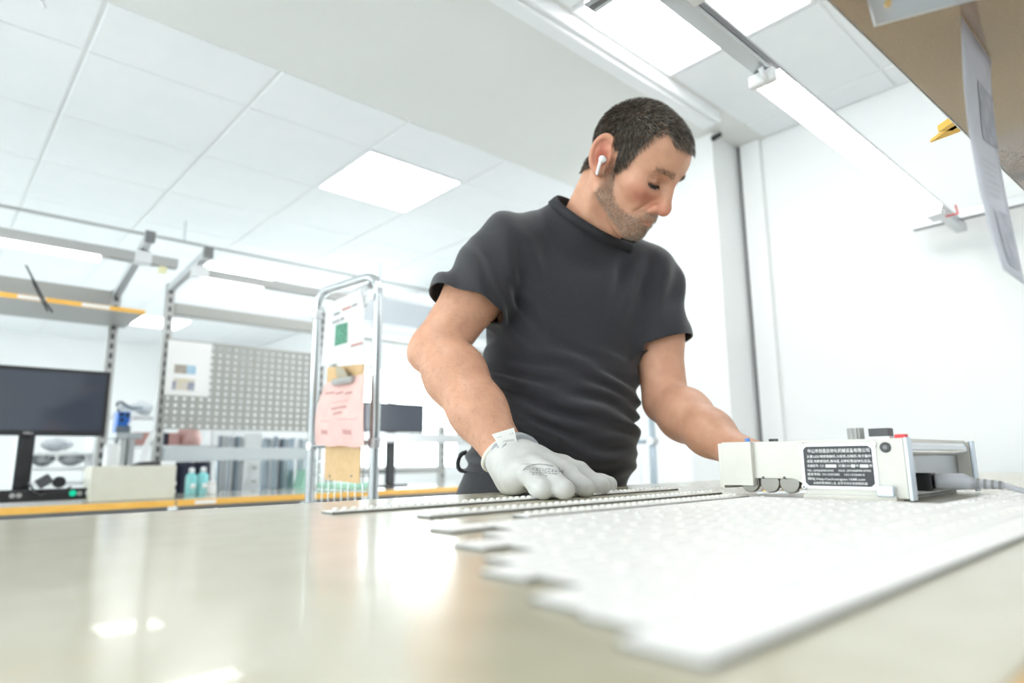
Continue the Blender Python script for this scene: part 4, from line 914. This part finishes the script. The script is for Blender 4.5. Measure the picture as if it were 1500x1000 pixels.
def d_torso(P, s=0.0):
    c = V(1.035, .955, 1.315)
    d = ell(P, c, (.170 + s, .118 + s, .205 + s), TR)
    d = smin(d, ell(P, c + fwd * .045 - lat * .075 + V(0, 0, .035), (.085 + s, .070 + s, .085 + s), TR), .05)
    d = smin(d, ell(P, c + fwd * .045 + lat * .075 + V(0, 0, .03), (.085 + s, .070 + s, .085 + s), TR), .05)
    d = smin(d, ell(P, V(1.003, .972, 1.120), (.174 + s, .142 + s, .20 + s), TR), .06)
    d = smin(d, ell(P, V(.992, .942, 1.066), (.135 + s, .115 + s, .11 + s), TR), .05)     # belly
    d = smin(d, ell(P, V(1.02, 1.03, .95), (.172 + s, .125 + s, .15 + s), TR), .06)
    n = V(*NB)
    d = smin(d, cap(P, (1.000, .925, 1.558), (.900, .957, 1.502), .030 + s, .046 + s), .035); d = smin(d, cap(P, (1.075, .900, 1.545), (1.165, .855, 1.470), .030 + s, .046 + s), .035)
    for S_ in (RS, LS):
        d = smin(d, cap(P, n + V(0, .01, -.005), V(*S_) + V(0, 0, -.002), .055 + s, .054 + s), .045)
        d = smin(d, cap(P, n + V(0, .02, -.10), V(*S_) + V(0, 0, -.05), .08 + s, .058 + s), .05)
    return d
def lerp(a, b, t): return tuple(np.asarray(a) * (1 - t) + np.asarray(b) * t)
def d_arms(P, s=0.0):
    d = chain(P, [(RS, .060 + s), (lerp(RS, RE, .45), .058 + s), (RE, .049 + s)], .03)
    el = np.asarray(RE) + np.array((-.014, .018, -.012)); d = smin(d, sph(P, el, .036 + s), .02)
    d = smin(d, chain(P, [(RE, .049 + s), (lerp(RE, RW, .28), .0535 + s), (lerp(RE, RW, .62), .046 + s), (RW, .0345 + s)], .03), .012)
    e = chain(P, [(LS, .058 + s), (lerp(LS, LE, .5), .053 + s), (LE, .046 + s)], .03)
    e = smin(e, chain(P, [(LE, .046 + s), (lerp(LE, LW, .3), .048 + s), (lerp(LE, LW, .65), .039 + s), (LW, .029 + s)], .03), .014)
    return np.minimum(d, e)
FT = [(.885, .965), (1.10, .99)]
def d_legs(P, s=0.0):
    d = None
    for (x, y), sx in zip(((.925, 1.05), (1.105, 1.03)), (0, 1)):
        e = chain(P, [((x, y, .90), .095 + s), ((x, y - .01, .50), .062 + s), ((x, y + .02, .30), .060 + s), ((x, y + .04, .10), .042 + s)], .05)
        d = e if d is None else np.minimum(d, e)
    return d
def hand_fingers():
    # left hand (bare), resting behind the machine
    w = np.asarray(LW); k = w + np.array((.012, -.08, -.022)); out = []
    for i, (dx, L) in enumerate(((-.03, .072), (-.01, .082), (.012, .076), (.032, .060))):
        a = k + np.array((dx, 0, .004)); b = a + np.array((.0, -.6, -.25)) * L; c = b + np.array((0, -.35, -.55)) * L * .8; out.append([(a, .0105), (b, .0095), (c, .008)])
    t0 = (w + k) / 2 + np.array((-.03, .0, -.01)); out.append([(t0, .014), (t0 + np.array((-.022, -.03, -.012)), .012), (t0 + np.array((-.020, -.058, -.018)), .0095)])
    return k, out
def d_lhand(P):
    k, fs = hand_fingers(); d = cap(P, LW, k + np.array((-.018, .0, 0)), .027, .020); d = smin(d, cap(P, LW, k + np.array((.018, 0, 0)), .027, .020), .02)
    for c in fs: d = smin(d, chain(P, c, .006), .008)
    return d
# right hand in the glove: fingertip chains on the bench top
GR = .0108
def P3(*a): return np.array(a, float)
gw = np.asarray(RW); FR = .0142
tips = {k: np.array(pz(x, y, TZ + FR - .0006)) for k, x, y in (('p', 796, 717), ('r', 827, 717), ('m', 858, 714), ('i', 880, 711.5), ('t', 892, 709.5))}
gc = gw + P3(.0, -.012, -.012)
gk = {}
for k, w0, zz in (('p', (-.030, 0, 0), 1.030), ('r', (-.010, -.004, 0), 1.037), ('m', (.012, -.002, 0), 1.040), ('i', (.034, .004, 0), 1.038)):
    q_ = tips[k] * .52 + (gc + np.array(w0)) * .48; q_[2] = zz; gk[k] = q_
def fing(k, zmid):
    a, c = gk[k], tips[k]; m1 = a * .55 + c * .45; m1[2] = zmid; m2 = a * .2 + c * .8; m2[2] = c[2] + .004; return [(a, .0162), (m1, .0152), (m2, .0148), (c, FR)]
FING = [fing('p', 1.026), fing('r', 1.030), fing('m', 1.032), fing('i', 1.030)]
tb = gc + P3(.030, -.020, -.022); tm = tb * .5 + tips['t'] * .5; tm[2] = 1.018
FING.append([(tb, .0200), (tm, .0165), (tips['t'] * .8 + tm * .2, .0148), (tips['t'], .0132)])
gmid = sum(gk.values()) / 4
def d_glove(P, s=0.0):
    d = None
    for kx in ('p', 'r', 'm', 'i'):
        w0 = gw + (gk[kx] - gmid) * .5 + P3(0, -.012, -.006); e = cap(P, w0, gk[kx], .025 + s, .0175 + s); d = e if d is None else smin(d, e, .018)
    for c in FING: d = smin(d, chain(P, [(p, r + s) for p, r in c], .004), .007)
    d = smin(d, cap(P, gc + P3(-.012, -.012, -.026), gk['p'] + P3(0, .006, -.010), .026 + s, .020 + s), .02)
    return d
def d_body(P):
    d = smin(d_torso(P, -.012), d_legs(P, -.004), .05)
    d = smin(d, d_arms(P), .02); d = smin(d, d_neck(P), .022)
    d = smin(d, d_head(P), .012); d = smin(d, d_lhand(P), .01)
    d = np.minimum(d, d_glove(P, -.0085))
    return d
man = thing('person', 'man in black t-shirt bending over the bench with one gloved hand on the strips', 'person', (1.01, 1.06, 0))
def tint_mat(name, rough, bump, sss=0.0, spec=.4):
    m = mat(name, (.5, .5, .5), rough, bump=bump, sss=sss, spec=spec); nt = m.node_tree; a = nt.nodes.new('ShaderNodeAttribute'); a.attribute_name = 'tint'
    n = nt.nodes.new('ShaderNodeTexNoise'); n.inputs['Scale'].default_value = 45; n.inputs['Detail'].default_value = 4
    tc = nt.nodes.new('ShaderNodeTexCoord'); nt.links.new(tc.outputs['Object'], n.inputs['Vector'])
    mx = nt.nodes.new('ShaderNodeMix'); mx.data_type = 'RGBA'; mx.blend_type = 'OVERLAY'; mx.inputs['Factor'].default_value = .22
    nt.links.new(a.outputs['Color'], mx.inputs['A']); nt.links.new(n.outputs[0], mx.inputs['B']); nt.links.new(mx.outputs['Result'], nt.nodes['Principled BSDF'].inputs['Base Color']); return m
tint_mat('skin', .47, (380, .25, .0012), sss=.12)
mat('shirt', (.015, .015, .020), .82, noise=(260, (.024, .024, .030)), bump=(900, .35, .0008), sheen=.25, stretch=(1, 1, 3))
mat('shirt_seam', (.018, .018, .022), .85)
mat('trousers', (.020, .020, .024), .8, bump=(700, .3, .0008), sheen=.2)
mat('glove', (.53, .53, .515), .75, noise=(30, (.62, .62, .60)), bump=(700, .35, .0008))
mat('glove_knit', (.42, .44, .47), .85, bump=(900, .5, .001))
mat('glove_rim', (.78, .77, .70), .8)
mat('hair_dark', (.050, .038, .030), .45); mat('hair_grey', (.36, .33, .29), .5); mat('hair_brown', (.20, .13, .075), .55); mat('hair_white', (.62, .57, .50), .55)
mat('earbud_white', (.88, .88, .88), .2)
# --- body
hx = from_head([[0, 0, 0]])[0]
xs = axis(.88, 1.18, .0021, .0055, .55, 1.36); ys = axis(.60, .93, .0021, .0055, .40, 1.30); zs = np.r_[np.arange(.05, .75, .012), axis(1.46, 1.80, .0021, .0055, .75, 1.82)]
def hairline(az):
    return np.interp(az, [0, 20, 34, 46, 56, 62, 70, 80, 88, 100, 112, 125, 150, 180], [.089, .086, .101, .086, .050, .014, -.004, -.004, .030, .046, .020, -.025, -.045, -.052])
v, f = surface_nets(d_body, xs, ys, zs)
def colours(v):
    q = to_head(v.astype(f32)); ay = np.abs(q[:, 1]); n = len(v)
    sk = np.array((.59, .315, .205)); col = np.tile(sk, (n, 1))
    def mixc(mask, c): col[:] = col * (1 - mask[:, None]) + np.array(c) * mask[:, None]
    def blob(c, r): return np.exp(-(((q[:, 0] - c[0]) / r[0]) ** 2 + ((ay - c[1]) / r[1]) ** 2 + ((q[:, 2] - c[2]) / r[2]) ** 2))
    inhead = (np.linalg.norm(q - V(0, 0, .01), axis=1) < .17)
    mixc(.75 * blob((.080, .043, -.018), (.03, .025, .022)), (.62, .22, .15))         # cheeks
    mixc(.8 * blob((.120, 0, -.030), (.016, .016, .014)), (.64, .20, .14)); mixc(.5 * blob((.105, .015, -.034), (.01, .01, .01)), (.60, .19, .13))
    mixc(.85 * blob((-.018, .088, .006), (.025, .018, .036)), (.66, .22, .16))           # ears
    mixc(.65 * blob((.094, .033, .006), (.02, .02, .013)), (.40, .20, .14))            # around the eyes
    mixc(.75 * blob((.106, 0, -.0665), (.02, .021, .0065)), (.48, .20, .16))             # lips
    slit = np.exp(-((q[:, 2] - .0046) / .0018) ** 2) * (np.abs(ay - .033) < .0165) * (q[:, 0] > .078); mixc(.85 * slit, (.06, .035, .025))
    az = np.degrees(np.arctan2(ay, q[:, 0] + .0)); earz = (np.abs(q[:, 0] + .018) < .028) & (q[:, 2] < .055) & ((ay > .0815) | (q[:, 2] < .028)); hm = np.clip((q[:, 2] - hairline(az)) / .010, 0, 1) * inhead * ~earz; mixc(hm, (.055, .040, .030))
    bm = beard(q) * inhead; mixc(.40 * bm, (.30, .19, .13))
    return np.clip(col, 0, 1)
def beard(q):
    ay = np.abs(q[:, 1]); x, z = q[:, 0], q[:, 2]
    line = np.interp(x, [-.02, .015, .035, .060, .080, .095, .12], [.02, .000, -.042, -.062, -.062, -.050, -.050])
    m = np.clip((line - z) / .010, 0, 1) * np.clip((x - .000) / .014, 0, 1) * np.clip((z + .118 - (.09 - x) * .55) / .010, 0, 1)
    mou = np.clip((-.045 - z) / .004, 0, 1) * np.clip((.030 - ay) / .006, 0, 1) * (x > .085)
    m = np.maximum(m * (x < .10), mou) * (1 - np.exp(-(((ay) / .021) ** 2 + ((z + .0665) / .0065) ** 2)) * (x > .09))
    return m
np_mesh('body', v, f, 'skin', man, attr=colours(v))
V0, F0 = v, f
nrm = np.zeros_like(v); fn_ = np.cross(v[f[:, 2]] - v[f[:, 0]], v[f[:, 3]] - v[f[:, 1]])
for k in range(4): np.add.at(nrm, f[:, k], fn_)
nrm /= np.linalg.norm(nrm, axis=1)[:, None] + 1e-12
# --- strands of hair, beard, brows and arm hair
rng = np.random.default_rng(3)
tri_area = np.linalg.norm(fn_, axis=1); fc = v[f].mean(1); fnn = fn_ / (tri_area[:, None] + 1e-12)
def strands(name, weight, n, length, width, comb, lift, mats, probs, jitter=.35, segs=2, stuff=True, droop=0.0):
    w = weight * tri_area; sel = rng.choice(len(f), n, p=w / w.sum()); b = rng.random((n, 4)); b /= b.sum(1)[:, None]
    p = (v[f[sel]] * b[:, :, None]).sum(1); nn = fnn[sel]; cdir = comb(p) + rng.normal(0, jitter, (n, 3)); cdir -= nn * (cdir * nn).sum(1)[:, None]; cdir /= np.linalg.norm(cdir, axis=1)[:, None] + 1e-9
    L = length * rng.uniform(.65, 1.2, n)[:, None]; side = np.cross(cdir, nn)
    pts = [p - nn * .0006]; dcur = cdir * (1 - lift) + nn * lift
    for s in range(segs): dcur = dcur - nn * (lift * .55) * (s > 0) + V(0, 0, -droop); dcur /= np.linalg.norm(dcur, axis=1)[:, None]; pts.append(pts[-1] + dcur * L / segs)
    vs, fs = [], []
    ws = [width * (1 - .85 * s / segs) for s in range(segs + 1)]
    for s in range(segs + 1):
        vs += [pts[s] + side * ws[s] / 2, pts[s] - side * ws[s] / 4 + nn * ws[s] * .43, pts[s] - side * ws[s] / 4 - nn * ws[s] * .43]
    vs = np.stack(vs, 1).reshape(-1, 3); base = np.arange(n) * 3 * (segs + 1)
    for s in range(segs):
        for k in range(3): fs.append(np.stack([base + s * 3 + k, base + s * 3 + (k + 1) % 3, base + (s + 1) * 3 + (k + 1) % 3, base + (s + 1) * 3 + k], 1))
    fs = np.stack(fs, 1).reshape(-1, 4); mi = np.repeat(rng.choice(len(mats), n, p=probs), 3 * segs)
    o = np_mesh(name, vs, fs, mats[0], man, kind='stuff')
    for m_ in mats[1:]: o.data.materials.append(M(m_))
    o.data.polygons.foreach_set('material_index', mi.astype(np.int32)); return o
q = to_head(fc.astype(f32)); ay = np.abs(q[:, 1]); az = np.degrees(np.arctan2(ay, q[:, 0])); inh = np.linalg.norm(q - V(0, 0, .03), axis=1) < .145
ear_zone = (np.abs(q[:, 0] + .018) < .028) & (q[:, 2] < .055) & ((ay > .0815) | (q[:, 2] < .028))
wh = ((q[:, 2] > hairline(az) - .002) & inh & ~ear_zone & (ay < .09)).astype(float)
hf, hu, hl = HR[:, 0], HR[:, 2], HR[:, 1]
def comb_hair(p):
    h = to_head(p.astype(f32)); crown = np.clip((h[:, 2] - .06) / .06, 0, 1)[:, None]; front = np.clip((h[:, 0] + .02) / .08, 0, 1)[:, None]
    return hf * (.55 + .5 * front) * (1 - .0 * crown) - hu * (1.0 - crown) * .9 - hu * .15
strands('hair', wh, 17000, .0135, .00100, comb_hair, .42, ['hair_dark', 'hair_grey', 'hair_brown'], [.62, .20, .18], jitter=.28)
bw = beard(q) * (np.linalg.norm(q - V(0, 0, 0), axis=1) < .17) * (ay < .09) * np.where((q[:, 0] > .092) & (q[:, 2] > -.066), .6, 1.0) 
strands('beard', bw, 8000, .0046, .00052, lambda p: np.tile(-hu * 1.0 + hf * .25, (len(p), 1)), .55, ['hair_brown', 'hair_white', 'hair_dark'], [.38, .42, .20], jitter=.5)
br = ((np.abs(q[:, 2] - (.036 - (ay - .03) ** 2 * 6)) < .0055) & (ay > .010) & (ay < .052) & (q[:, 0] > .06)).astype(float)
strands('eyebrows', br, 520, .0085, .0005, lambda p: np.sign(to_head(p.astype(f32))[:, 1:2]) * hl * 1.0 + hu * .2, .30, ['hair_brown', 'hair_dark'], [.6, .4], jitter=.25)
# upper lash line
lash = ((np.abs(q[:, 2] - (.0042 + (ay - .033) ** 2 * 4)) < .0016) & (np.abs(ay - .033) < .0165) & (q[:, 0] > .078)).astype(float)
strands('eyelashes', lash, 700, .0065, .0008, lambda p: np.tile(-hu + hf * .3, (len(p), 1)), .35, ['hair_dark'], [1.0], jitter=.12)
def near_seg(a, b, r, p):
    a = V(*a); b = V(*b); ab = b - a; t = np.clip(((p - a) @ ab) / (ab @ ab), 0, 1); return (np.linalg.norm(p - a - t[:, None] * ab, axis=1) < r) & (t > .02) & (t < .97)
aw = (near_seg(RE, RW, .085, fc) | near_seg(lerp(RS, RE, .62), RE, .085, fc)).astype(float) * (rng.random(len(fc)) < .8)
strands('arm_hair', aw, 1500, .013, .00032, lambda p: np.tile(V(.25, -.5, -.75), (len(p), 1)), .30, ['hair_brown', 'hair_dark'], [.6, .4], jitter=.55)
# --- t-shirt
def wave(P, d, ph, sc): return np.sin((P @ V(*d)) * sc + ph)
armR = (np.asarray(RE) - np.asarray(RS)); armR /= np.linalg.norm(armR); armL = np.asarray(LE) - np.asarray(LS); armL /= np.linalg.norm(armL)
hemR = np.asarray(lerp(RS, RE, .60)); hemL = np.asarray(lerp(LS, LE, .58))
cutR = np.array((-.40, .10, -.91)); cutR /= np.linalg.norm(cutR); cutL = np.array((.12, -.25, -.96)); cutL /= np.linalg.norm(cutL)
NC = V(1.030, .868, 1.560); nax = V(.04, -.70, .71); nax /= np.linalg.norm(nax)
def d_sleeve(P, S_, E_, H_, N_, r, cut):
    a = chain(P, [(S_, r), (lerp(S_, E_, .5), r + .003), (lerp(S_, E_, .85), r + .009)], .03)
    return np.maximum(a, (P - H_.astype(f32)) @ N_.astype(f32) - .014) if cut else a
def d_shirt_solid(P, cut=True):
    d = smin(d_torso(P, .010), np.minimum(d_sleeve(P, RS, RE, hemR, cutR, .069, cut), d_sleeve(P, LS, LE, hemL, cutL, .066, cut)), .022)
    d = smin(d, cap(P, NC - nax * .07, NC + nax * .02, .091, .088), .032)
    t = P - V(1.0, .95, 1.1); l = t @ lat; h = P[:, 2]; fr = t @ fwd
    # drape: long soft folds across the belly, hanging folds from the shoulders
    low = np.clip((1.30 - h) / .10, 0, 1) * np.clip((h - .94) / .05, 0, 1)
    warp = .018 * np.sin(l * 11 + 1.0) + .010 * np.sin(l * 23 + h * 14)
    d = d - low * (.0064 * np.sin((h + l * .34 + warp) * 118) * np.sin(l * 9 + h * 31 + .6) + .0040 * np.sin((h + l * .16 + warp * 1.3) * 190 + 1) * np.sin(l * 15 - h * 22 + 2))
    rn = P - NC; rn = np.linalg.norm(rn - (rn @ nax)[:, None] * nax, axis=1); up = np.clip((rn - .095) / .03, 0, 1) * np.clip((h - 1.30) / .10, 0, 1) * np.clip((1.50 - h) / .06, 0, 1)
    d = d - up * .0062 * np.sin((l - (h - 1.5) * .30 * np.sign(l)) * 95 + 1.2 * np.sin(h * 16)) * np.clip((np.abs(l) - .05) / .05, 0, 1)
    sl = np.clip(.13 - np.abs(l + .19), 0, .06) / .06 * np.clip((h - 1.25) / .05, 0, 1); ang = (P - V(*RS)) @ V(.6, -.7, .3)
    d = d - sl * .0042 * np.sin(ang * 70 + 6 * (h - 1.4))
    pit = np.exp(-(((l + .125) / .05) ** 2 + ((h - 1.33) / .06) ** 2)); d = d - pit * .004 * np.sin((h * .8 + l * 1.1) * 150)
    return d
def clips(P):
    r = P - NC; ax = r @ nax; rad = np.linalg.norm(r - ax[:, None] * nax, axis=1); top = np.where(rad < .10, ax, -1)
    hem = .985 - .25 * ((P - V(1, 1, 0)) @ lat) - P[:, 2]
    return hem, top
xs = np.arange(.66, 1.34, .0036); ys = np.arange(.66, 1.22, .0036); zs = np.arange(.90, 1.66, .0036)
v2, f2 = surface_nets(d_shirt_solid, xs, ys, zs); v2 = smooth_mesh(v2, f2, 1)
def trim_mesh(v, f, parts):                        # cut open ends with planes, each only on the faces picked for it
    me = bpy.data.meshes.new('tmp'); me.from_pydata(v.tolist(), [], f.tolist()); bm = bmesh.new(); bm.from_mesh(me); bpy.data.meshes.remove(me)
    bm.faces.ensure_lookup_table(); c = v[f].mean(1).astype(f32); lists = [[bm.faces[i] for i in np.flatnonzero(pick(c))] for _, _, pick in parts]
    for (co, no, _), fs in zip(parts, lists):
        fs = [fa for fa in fs if fa.is_valid]
        es = {e for fa in fs for e in fa.edges}; vs = {w for fa in fs for w in fa.verts}
        bmesh.ops.bisect_plane(bm, geom=fs + list(es) + list(vs), dist=1e-5, plane_co=co, plane_no=no, clear_outer=True)
    lo = [w for w in bm.verts if not w.link_faces]; bmesh.ops.delete(bm, geom=lo, context='VERTS')
    bmesh.ops.triangulate(bm, faces=[fa for fa in bm.faces if len(fa.verts) > 4])
    bm.verts.index_update(); vv = np.array([w.co[:] for w in bm.verts]); ff = [[w.index for w in fa.verts] for fa in bm.faces]; bm.free(); return vv, ff
near_r = lambda c: (d_torso(c, .010) > .032) & (c[:, 0] < .93) & (d_sleeve(c, RS, RE, hemR, cutR, .069, False) < .008)
near_l = lambda c: (d_torso(c, .010) > .020) & (c[:, 0] > 1.05) & (d_sleeve(c, LS, LE, hemL, cutL, .066, False) < .008)
def near_n(c): r = c - NC; ax = r @ nax; return (np.linalg.norm(r - ax[:, None] * nax, axis=1) < .105) & (ax > -.06)
hn = V(0, 0, -1) - lat * .25
v2, f2 = trim_mesh(v2, f2, [(hemR, cutR, near_r), (hemL, cutL, near_l), (NC, nax, near_n), ((1, 1, .985), hn, lambda c: c[:, 2] < 1.12)])
def smooth_rim(v, f, it=12):
    e = np.sort(np.array([(p[i], p[(i + 1) % len(p)]) for p in f for i in range(len(p))]), 1); u, c = np.unique(e, axis=0, return_counts=True); b = u[c == 1]; ids = np.unique(b)
    for _ in range(it):
        s = np.zeros_like(v); n = np.zeros(len(v)); np.add.at(s, b[:, 0], v[b[:, 1]]); np.add.at(n, b[:, 0], 1); np.add.at(s, b[:, 1], v[b[:, 0]]); np.add.at(n, b[:, 1], 1); v = v.copy(); v[ids] = v[ids] * .4 + .6 * s[ids] / n[ids][:, None]
    return v
v2 = smooth_rim(v2, f2, 6)
so = B(); so.v = [tuple(p) for p in v2]; so.f = [tuple(p) for p in f2]
so = so.build('t_shirt', 'shirt', man, smooth=True, thick=.0024); so.modifiers['thickness'].offset = -1
def march(fn, x, y, d0=.6, d1=1.7):
    r = np.array(ray(x, y), f32); o = np.array(CAM, f32); t = d0; L = float(np.linalg.norm(r))
    for _ in range(140):
        d = float(fn((o + r * t)[None])[0])
        if d < .0003: return o + r * t
        t += max(d * .6, .0004) / L
        if t > d1: return None
    return None
# collar rib and sleeve hems
def ring_on(fn, c, n_, rmax, off=0.0, m=48, inner=False):
    n_ = np.asarray(n_, float); n_ /= np.linalg.norm(n_); u = np.cross(n_, (0, 0, 1.0) if abs(n_[2]) < .9 else (1.0, 0, 0)); u /= np.linalg.norm(u); w = np.cross(n_, u); out = []
    T = np.linspace(.062, rmax, 120) if inner else np.linspace(rmax, .0, 160)
    for k in range(m):
        a = 2 * math.pi * k / m; dr = u * math.cos(a) + w * math.sin(a); P = (np.asarray(c)[None] + dr[None] * T[:, None]).astype(f32); d = fn(P)
        i = int(np.argmax(d > 0)) if inner else int(np.argmax(d < 0))
        if inner and not (d > 0).any(): i = len(T) - 1
        out.append(Vector(P[i] + dr * off))
    return out
cr = ring_on(lambda P: d_shirt_solid(P), NC - nax * .004, nax, .112, .001, inner=True); cr2 = ring_on(lambda P: d_shirt_solid(P), NC - nax * .017, nax, .118, .0022, inner=True)
col_b = B(); mN = len(cr)
cr0 = [p + Vector(nax) * .006 - (p - Vector(NC)).normalized() * .003 for p in cr]
col_b.add(cr0 + [p + (p - Vector(NC)).normalized() * .001 for p in cr] + cr2, [(k, (k + 1) % mN, (k + 1) % mN + mN, k + mN) for k in range(mN)] + [(k + mN, (k + 1) % mN + mN, (k + 1) % mN + 2 * mN, k + 2 * mN) for k in range(mN)])
col_b.build('collar', 'shirt_seam', man, smooth=True, thick=.003)
# trousers, belt ring, shoes
def d_trs(P):
    d = smin(smin(ell(P, V(1.02, 1.03, .96), (.176, .131, .17), TR), d_torso(P, .002), .02), d_legs(P, .014), .05)
    t = P[:, 2]; d = d - .003 * np.sin(t * 60 + P[:, 0] * 40) * (t < .9)
    return np.maximum(np.maximum(d, t - (1.075 - .1 * ((P - V(1, 1, 0)) @ lat))), .10 - t)
v3, f3 = surface_nets(d_trs, np.arange(.75, 1.30, .008), np.arange(.82, 1.30, .008), np.arange(.08, 1.12, .008))
np_mesh('trousers', v3, f3, 'trousers', man)
bl = ring_on(lambda P: ell(P, V(1.02, 1.03, .96), (.176, .131, .17), TR), (1.02, 1.03, 1.055), (0, 0, 1), .3, .002)
bb = B(); mB = len(bl); bb.add([p + Vector((0, 0, h)) for h in (-.018, .018) for p in bl], [(k, (k + 1) % mB, (k + 1) % mB + mB, k + mB) for k in range(mB)]); bb.build('waistband', 'trousers', man, smooth=True, thick=.004)
for (x, y) in ((.925, 1.05), (1.105, 1.03)):
    def d_shoe(P, x=x, y=y):
        d = smin(cap(P, (x, y + .05, .06), (x - .01, y - .13, .045), .045, .042), cap(P, (x, y + .045, .10), (x, y + .045, .14), .048, .050), .04); return np.maximum(d, .004 - P[:, 2])
    a_, b_ = surface_nets(d_shoe, np.arange(x - .09, x + .09, .006), np.arange(y - .20, y + .12, .006), np.arange(-.01, .16, .006)); np_mesh('shoe', a_, b_, 'black_plastic', man)
kp = [pd(x, y, 1.36) for x, y in ((684, 662), (676, 664), (671, 672), (670, 682), (674, 689), (681, 690), (688, 686))]
B().tube(round_path(kp, .01, 3), .0048, 8).build('belt_hook', 'black_plastic', man, smooth=True)
# glove
gdir = (gmid - gw); gdir /= np.linalg.norm(gdir); adir = (np.asarray(RE) - gw); adir /= np.linalg.norm(adir)
g0 = gw + adir * .006; g1 = gw + gdir * .058
def d_gl(P):
    d = d_glove(P); return np.minimum(smin(d, cap(P, gw + gdir * .036, g1 + gdir * .01, .0335, .031), .02), 9)
v4, f4 = surface_nets(lambda P: np.maximum(d_gl(P), TZ + .0006 - P[:, 2]), np.arange(.60, .86, .0022), np.arange(.59, .88, .0022), np.arange(.985, 1.13, .0022)); v4 = smooth_mesh(v4, f4, 1)
gl = np_mesh('glove', v4, f4, 'glove', man)
cend = gw + gdir * .036
def d_cuff(P):
    r = P - g0.astype(f32); t = (P - gw.astype(f32)) @ gdir.astype(f32); d = cap(P, g0, cend + gdir * .02, .0408, .0405)
    d = d - .0013 * np.sin(t * 2 * math.pi / .0118) * np.clip((t + .012) / .01, 0, 1)
    return np.maximum(d, t - .040)
v5, f5 = surface_nets(lambda P: np.maximum(d_cuff(P), (P - g0.astype(f32)) @ adir.astype(f32)), np.arange(.65, .80, .0022), np.arange(.72, .90, .0022), np.arange(1.0, 1.15, .0022))
np_mesh('glove_cuff', v5, f5, 'glove_knit', gl)
u_ = np.cross(adir, (0, 0, 1.0)); u_ /= np.linalg.norm(u_); w_ = np.cross(adir, u_)
rim = [Vector(g0 + (u_ * math.cos(2 * math.pi * k / 40) + w_ * math.sin(2 * math.pi * k / 40)) * .0405) for k in range(41)]
B().tube(rim, .0042, 10, close=False).build('cuff_rim', 'glove_rim', gl, smooth=True)
def gsurf(x, y, off=.0007):
    p = march(lambda P: np.minimum(d_gl(P), d_cuff(P)), x, y)
    if p is None: return None
    e = .001; g_ = np.array([float(d_gl((p + V(*(e * (i == k) for i in range(3))))[None])[0] - d_gl((p - V(*(e * (i == k) for i in range(3))))[None])[0]) for k in range(3)]); return Vector(p + g_ / (np.linalg.norm(g_) + 1e-9) * off)
def glove_mark(pts, r):
    P = [gsurf(*p) for p in pts]
    if all(p is not None for p in P): B().tube(P, r, 5).build('printed_mark', 'print_grey', gl)
glove_mark([(767, 689), (772, 684), (780, 681), (790, 680), (800, 681), (810, 683), (820, 686)], .0006)
random.seed(5)
for row, (xa, xb, ya, yb_) in enumerate(((774, 824, 685, 690), (772, 826, 688, 692), (776, 815, 692, 694), (780, 800, 695, 697))):
    x = xa
    while x < xb:
        w2 = random.uniform(1.5, 4); y = ya + (yb_ - ya) * (x - xa) / (xb - xa) + random.uniform(-.5, .5)
        glove_mark([(x, y), (x + w2 / 2, y + random.uniform(-.6, .6)), (x + w2, y)], .00055); x += w2 + random.uniform(1.2, 2.5)
# white care label sticking up from the cuff
tg = [march(d_arms, x, y) for x, y in ((731, 654), (759, 648))]
tq = [pd(731, 656, 1.015), pd(758, 650, 1.015), pd(753, 626, 1.02), pd(720, 636, 1.02), pd(725, 643, 1.018)]
ct = B().add(tq, [(0, 1, 2, 3, 4)]).build('care_label', 'paper', gl, thick=.0006)
def lab(x0, y0, x1, y1):
    P = [pd(x, y, 1.0135) for x, y in ((x0, y0), (x1, y1))]; B().bar(P[0], P[1], .0006, .0006).build('label_print', 'print_grey', ct)
lab(737, 647, 742, 644.5); lab(742, 644.5, 753, 643.5); lab(747, 634, 749, 637); lab(750, 632.5, 752, 636); lab(728, 641, 735, 639); lab(741, 646.5, 754, 645)
# earbud
def hv(*a): return Vector(from_head([a])[0])
eb = B().tube([hv(.000, -.086, .003), hv(-.003, -.091, .002), hv(-.004, -.0960, .001), hv(-.004, -.0995, .000)], [.0045, .0078, .0075, .0035], 14).build('earbud', 'earbud_white', man, smooth=True)
B().tube([hv(-.004, -.0965, .002), hv(.000, -.0970, -.012), hv(.004, -.0960, -.027), hv(.0045, -.0958, -.0285)], [.0036, .0032, .0032, .0020], 12).build('earbud_stem', 'earbud_white', eb, smooth=True)
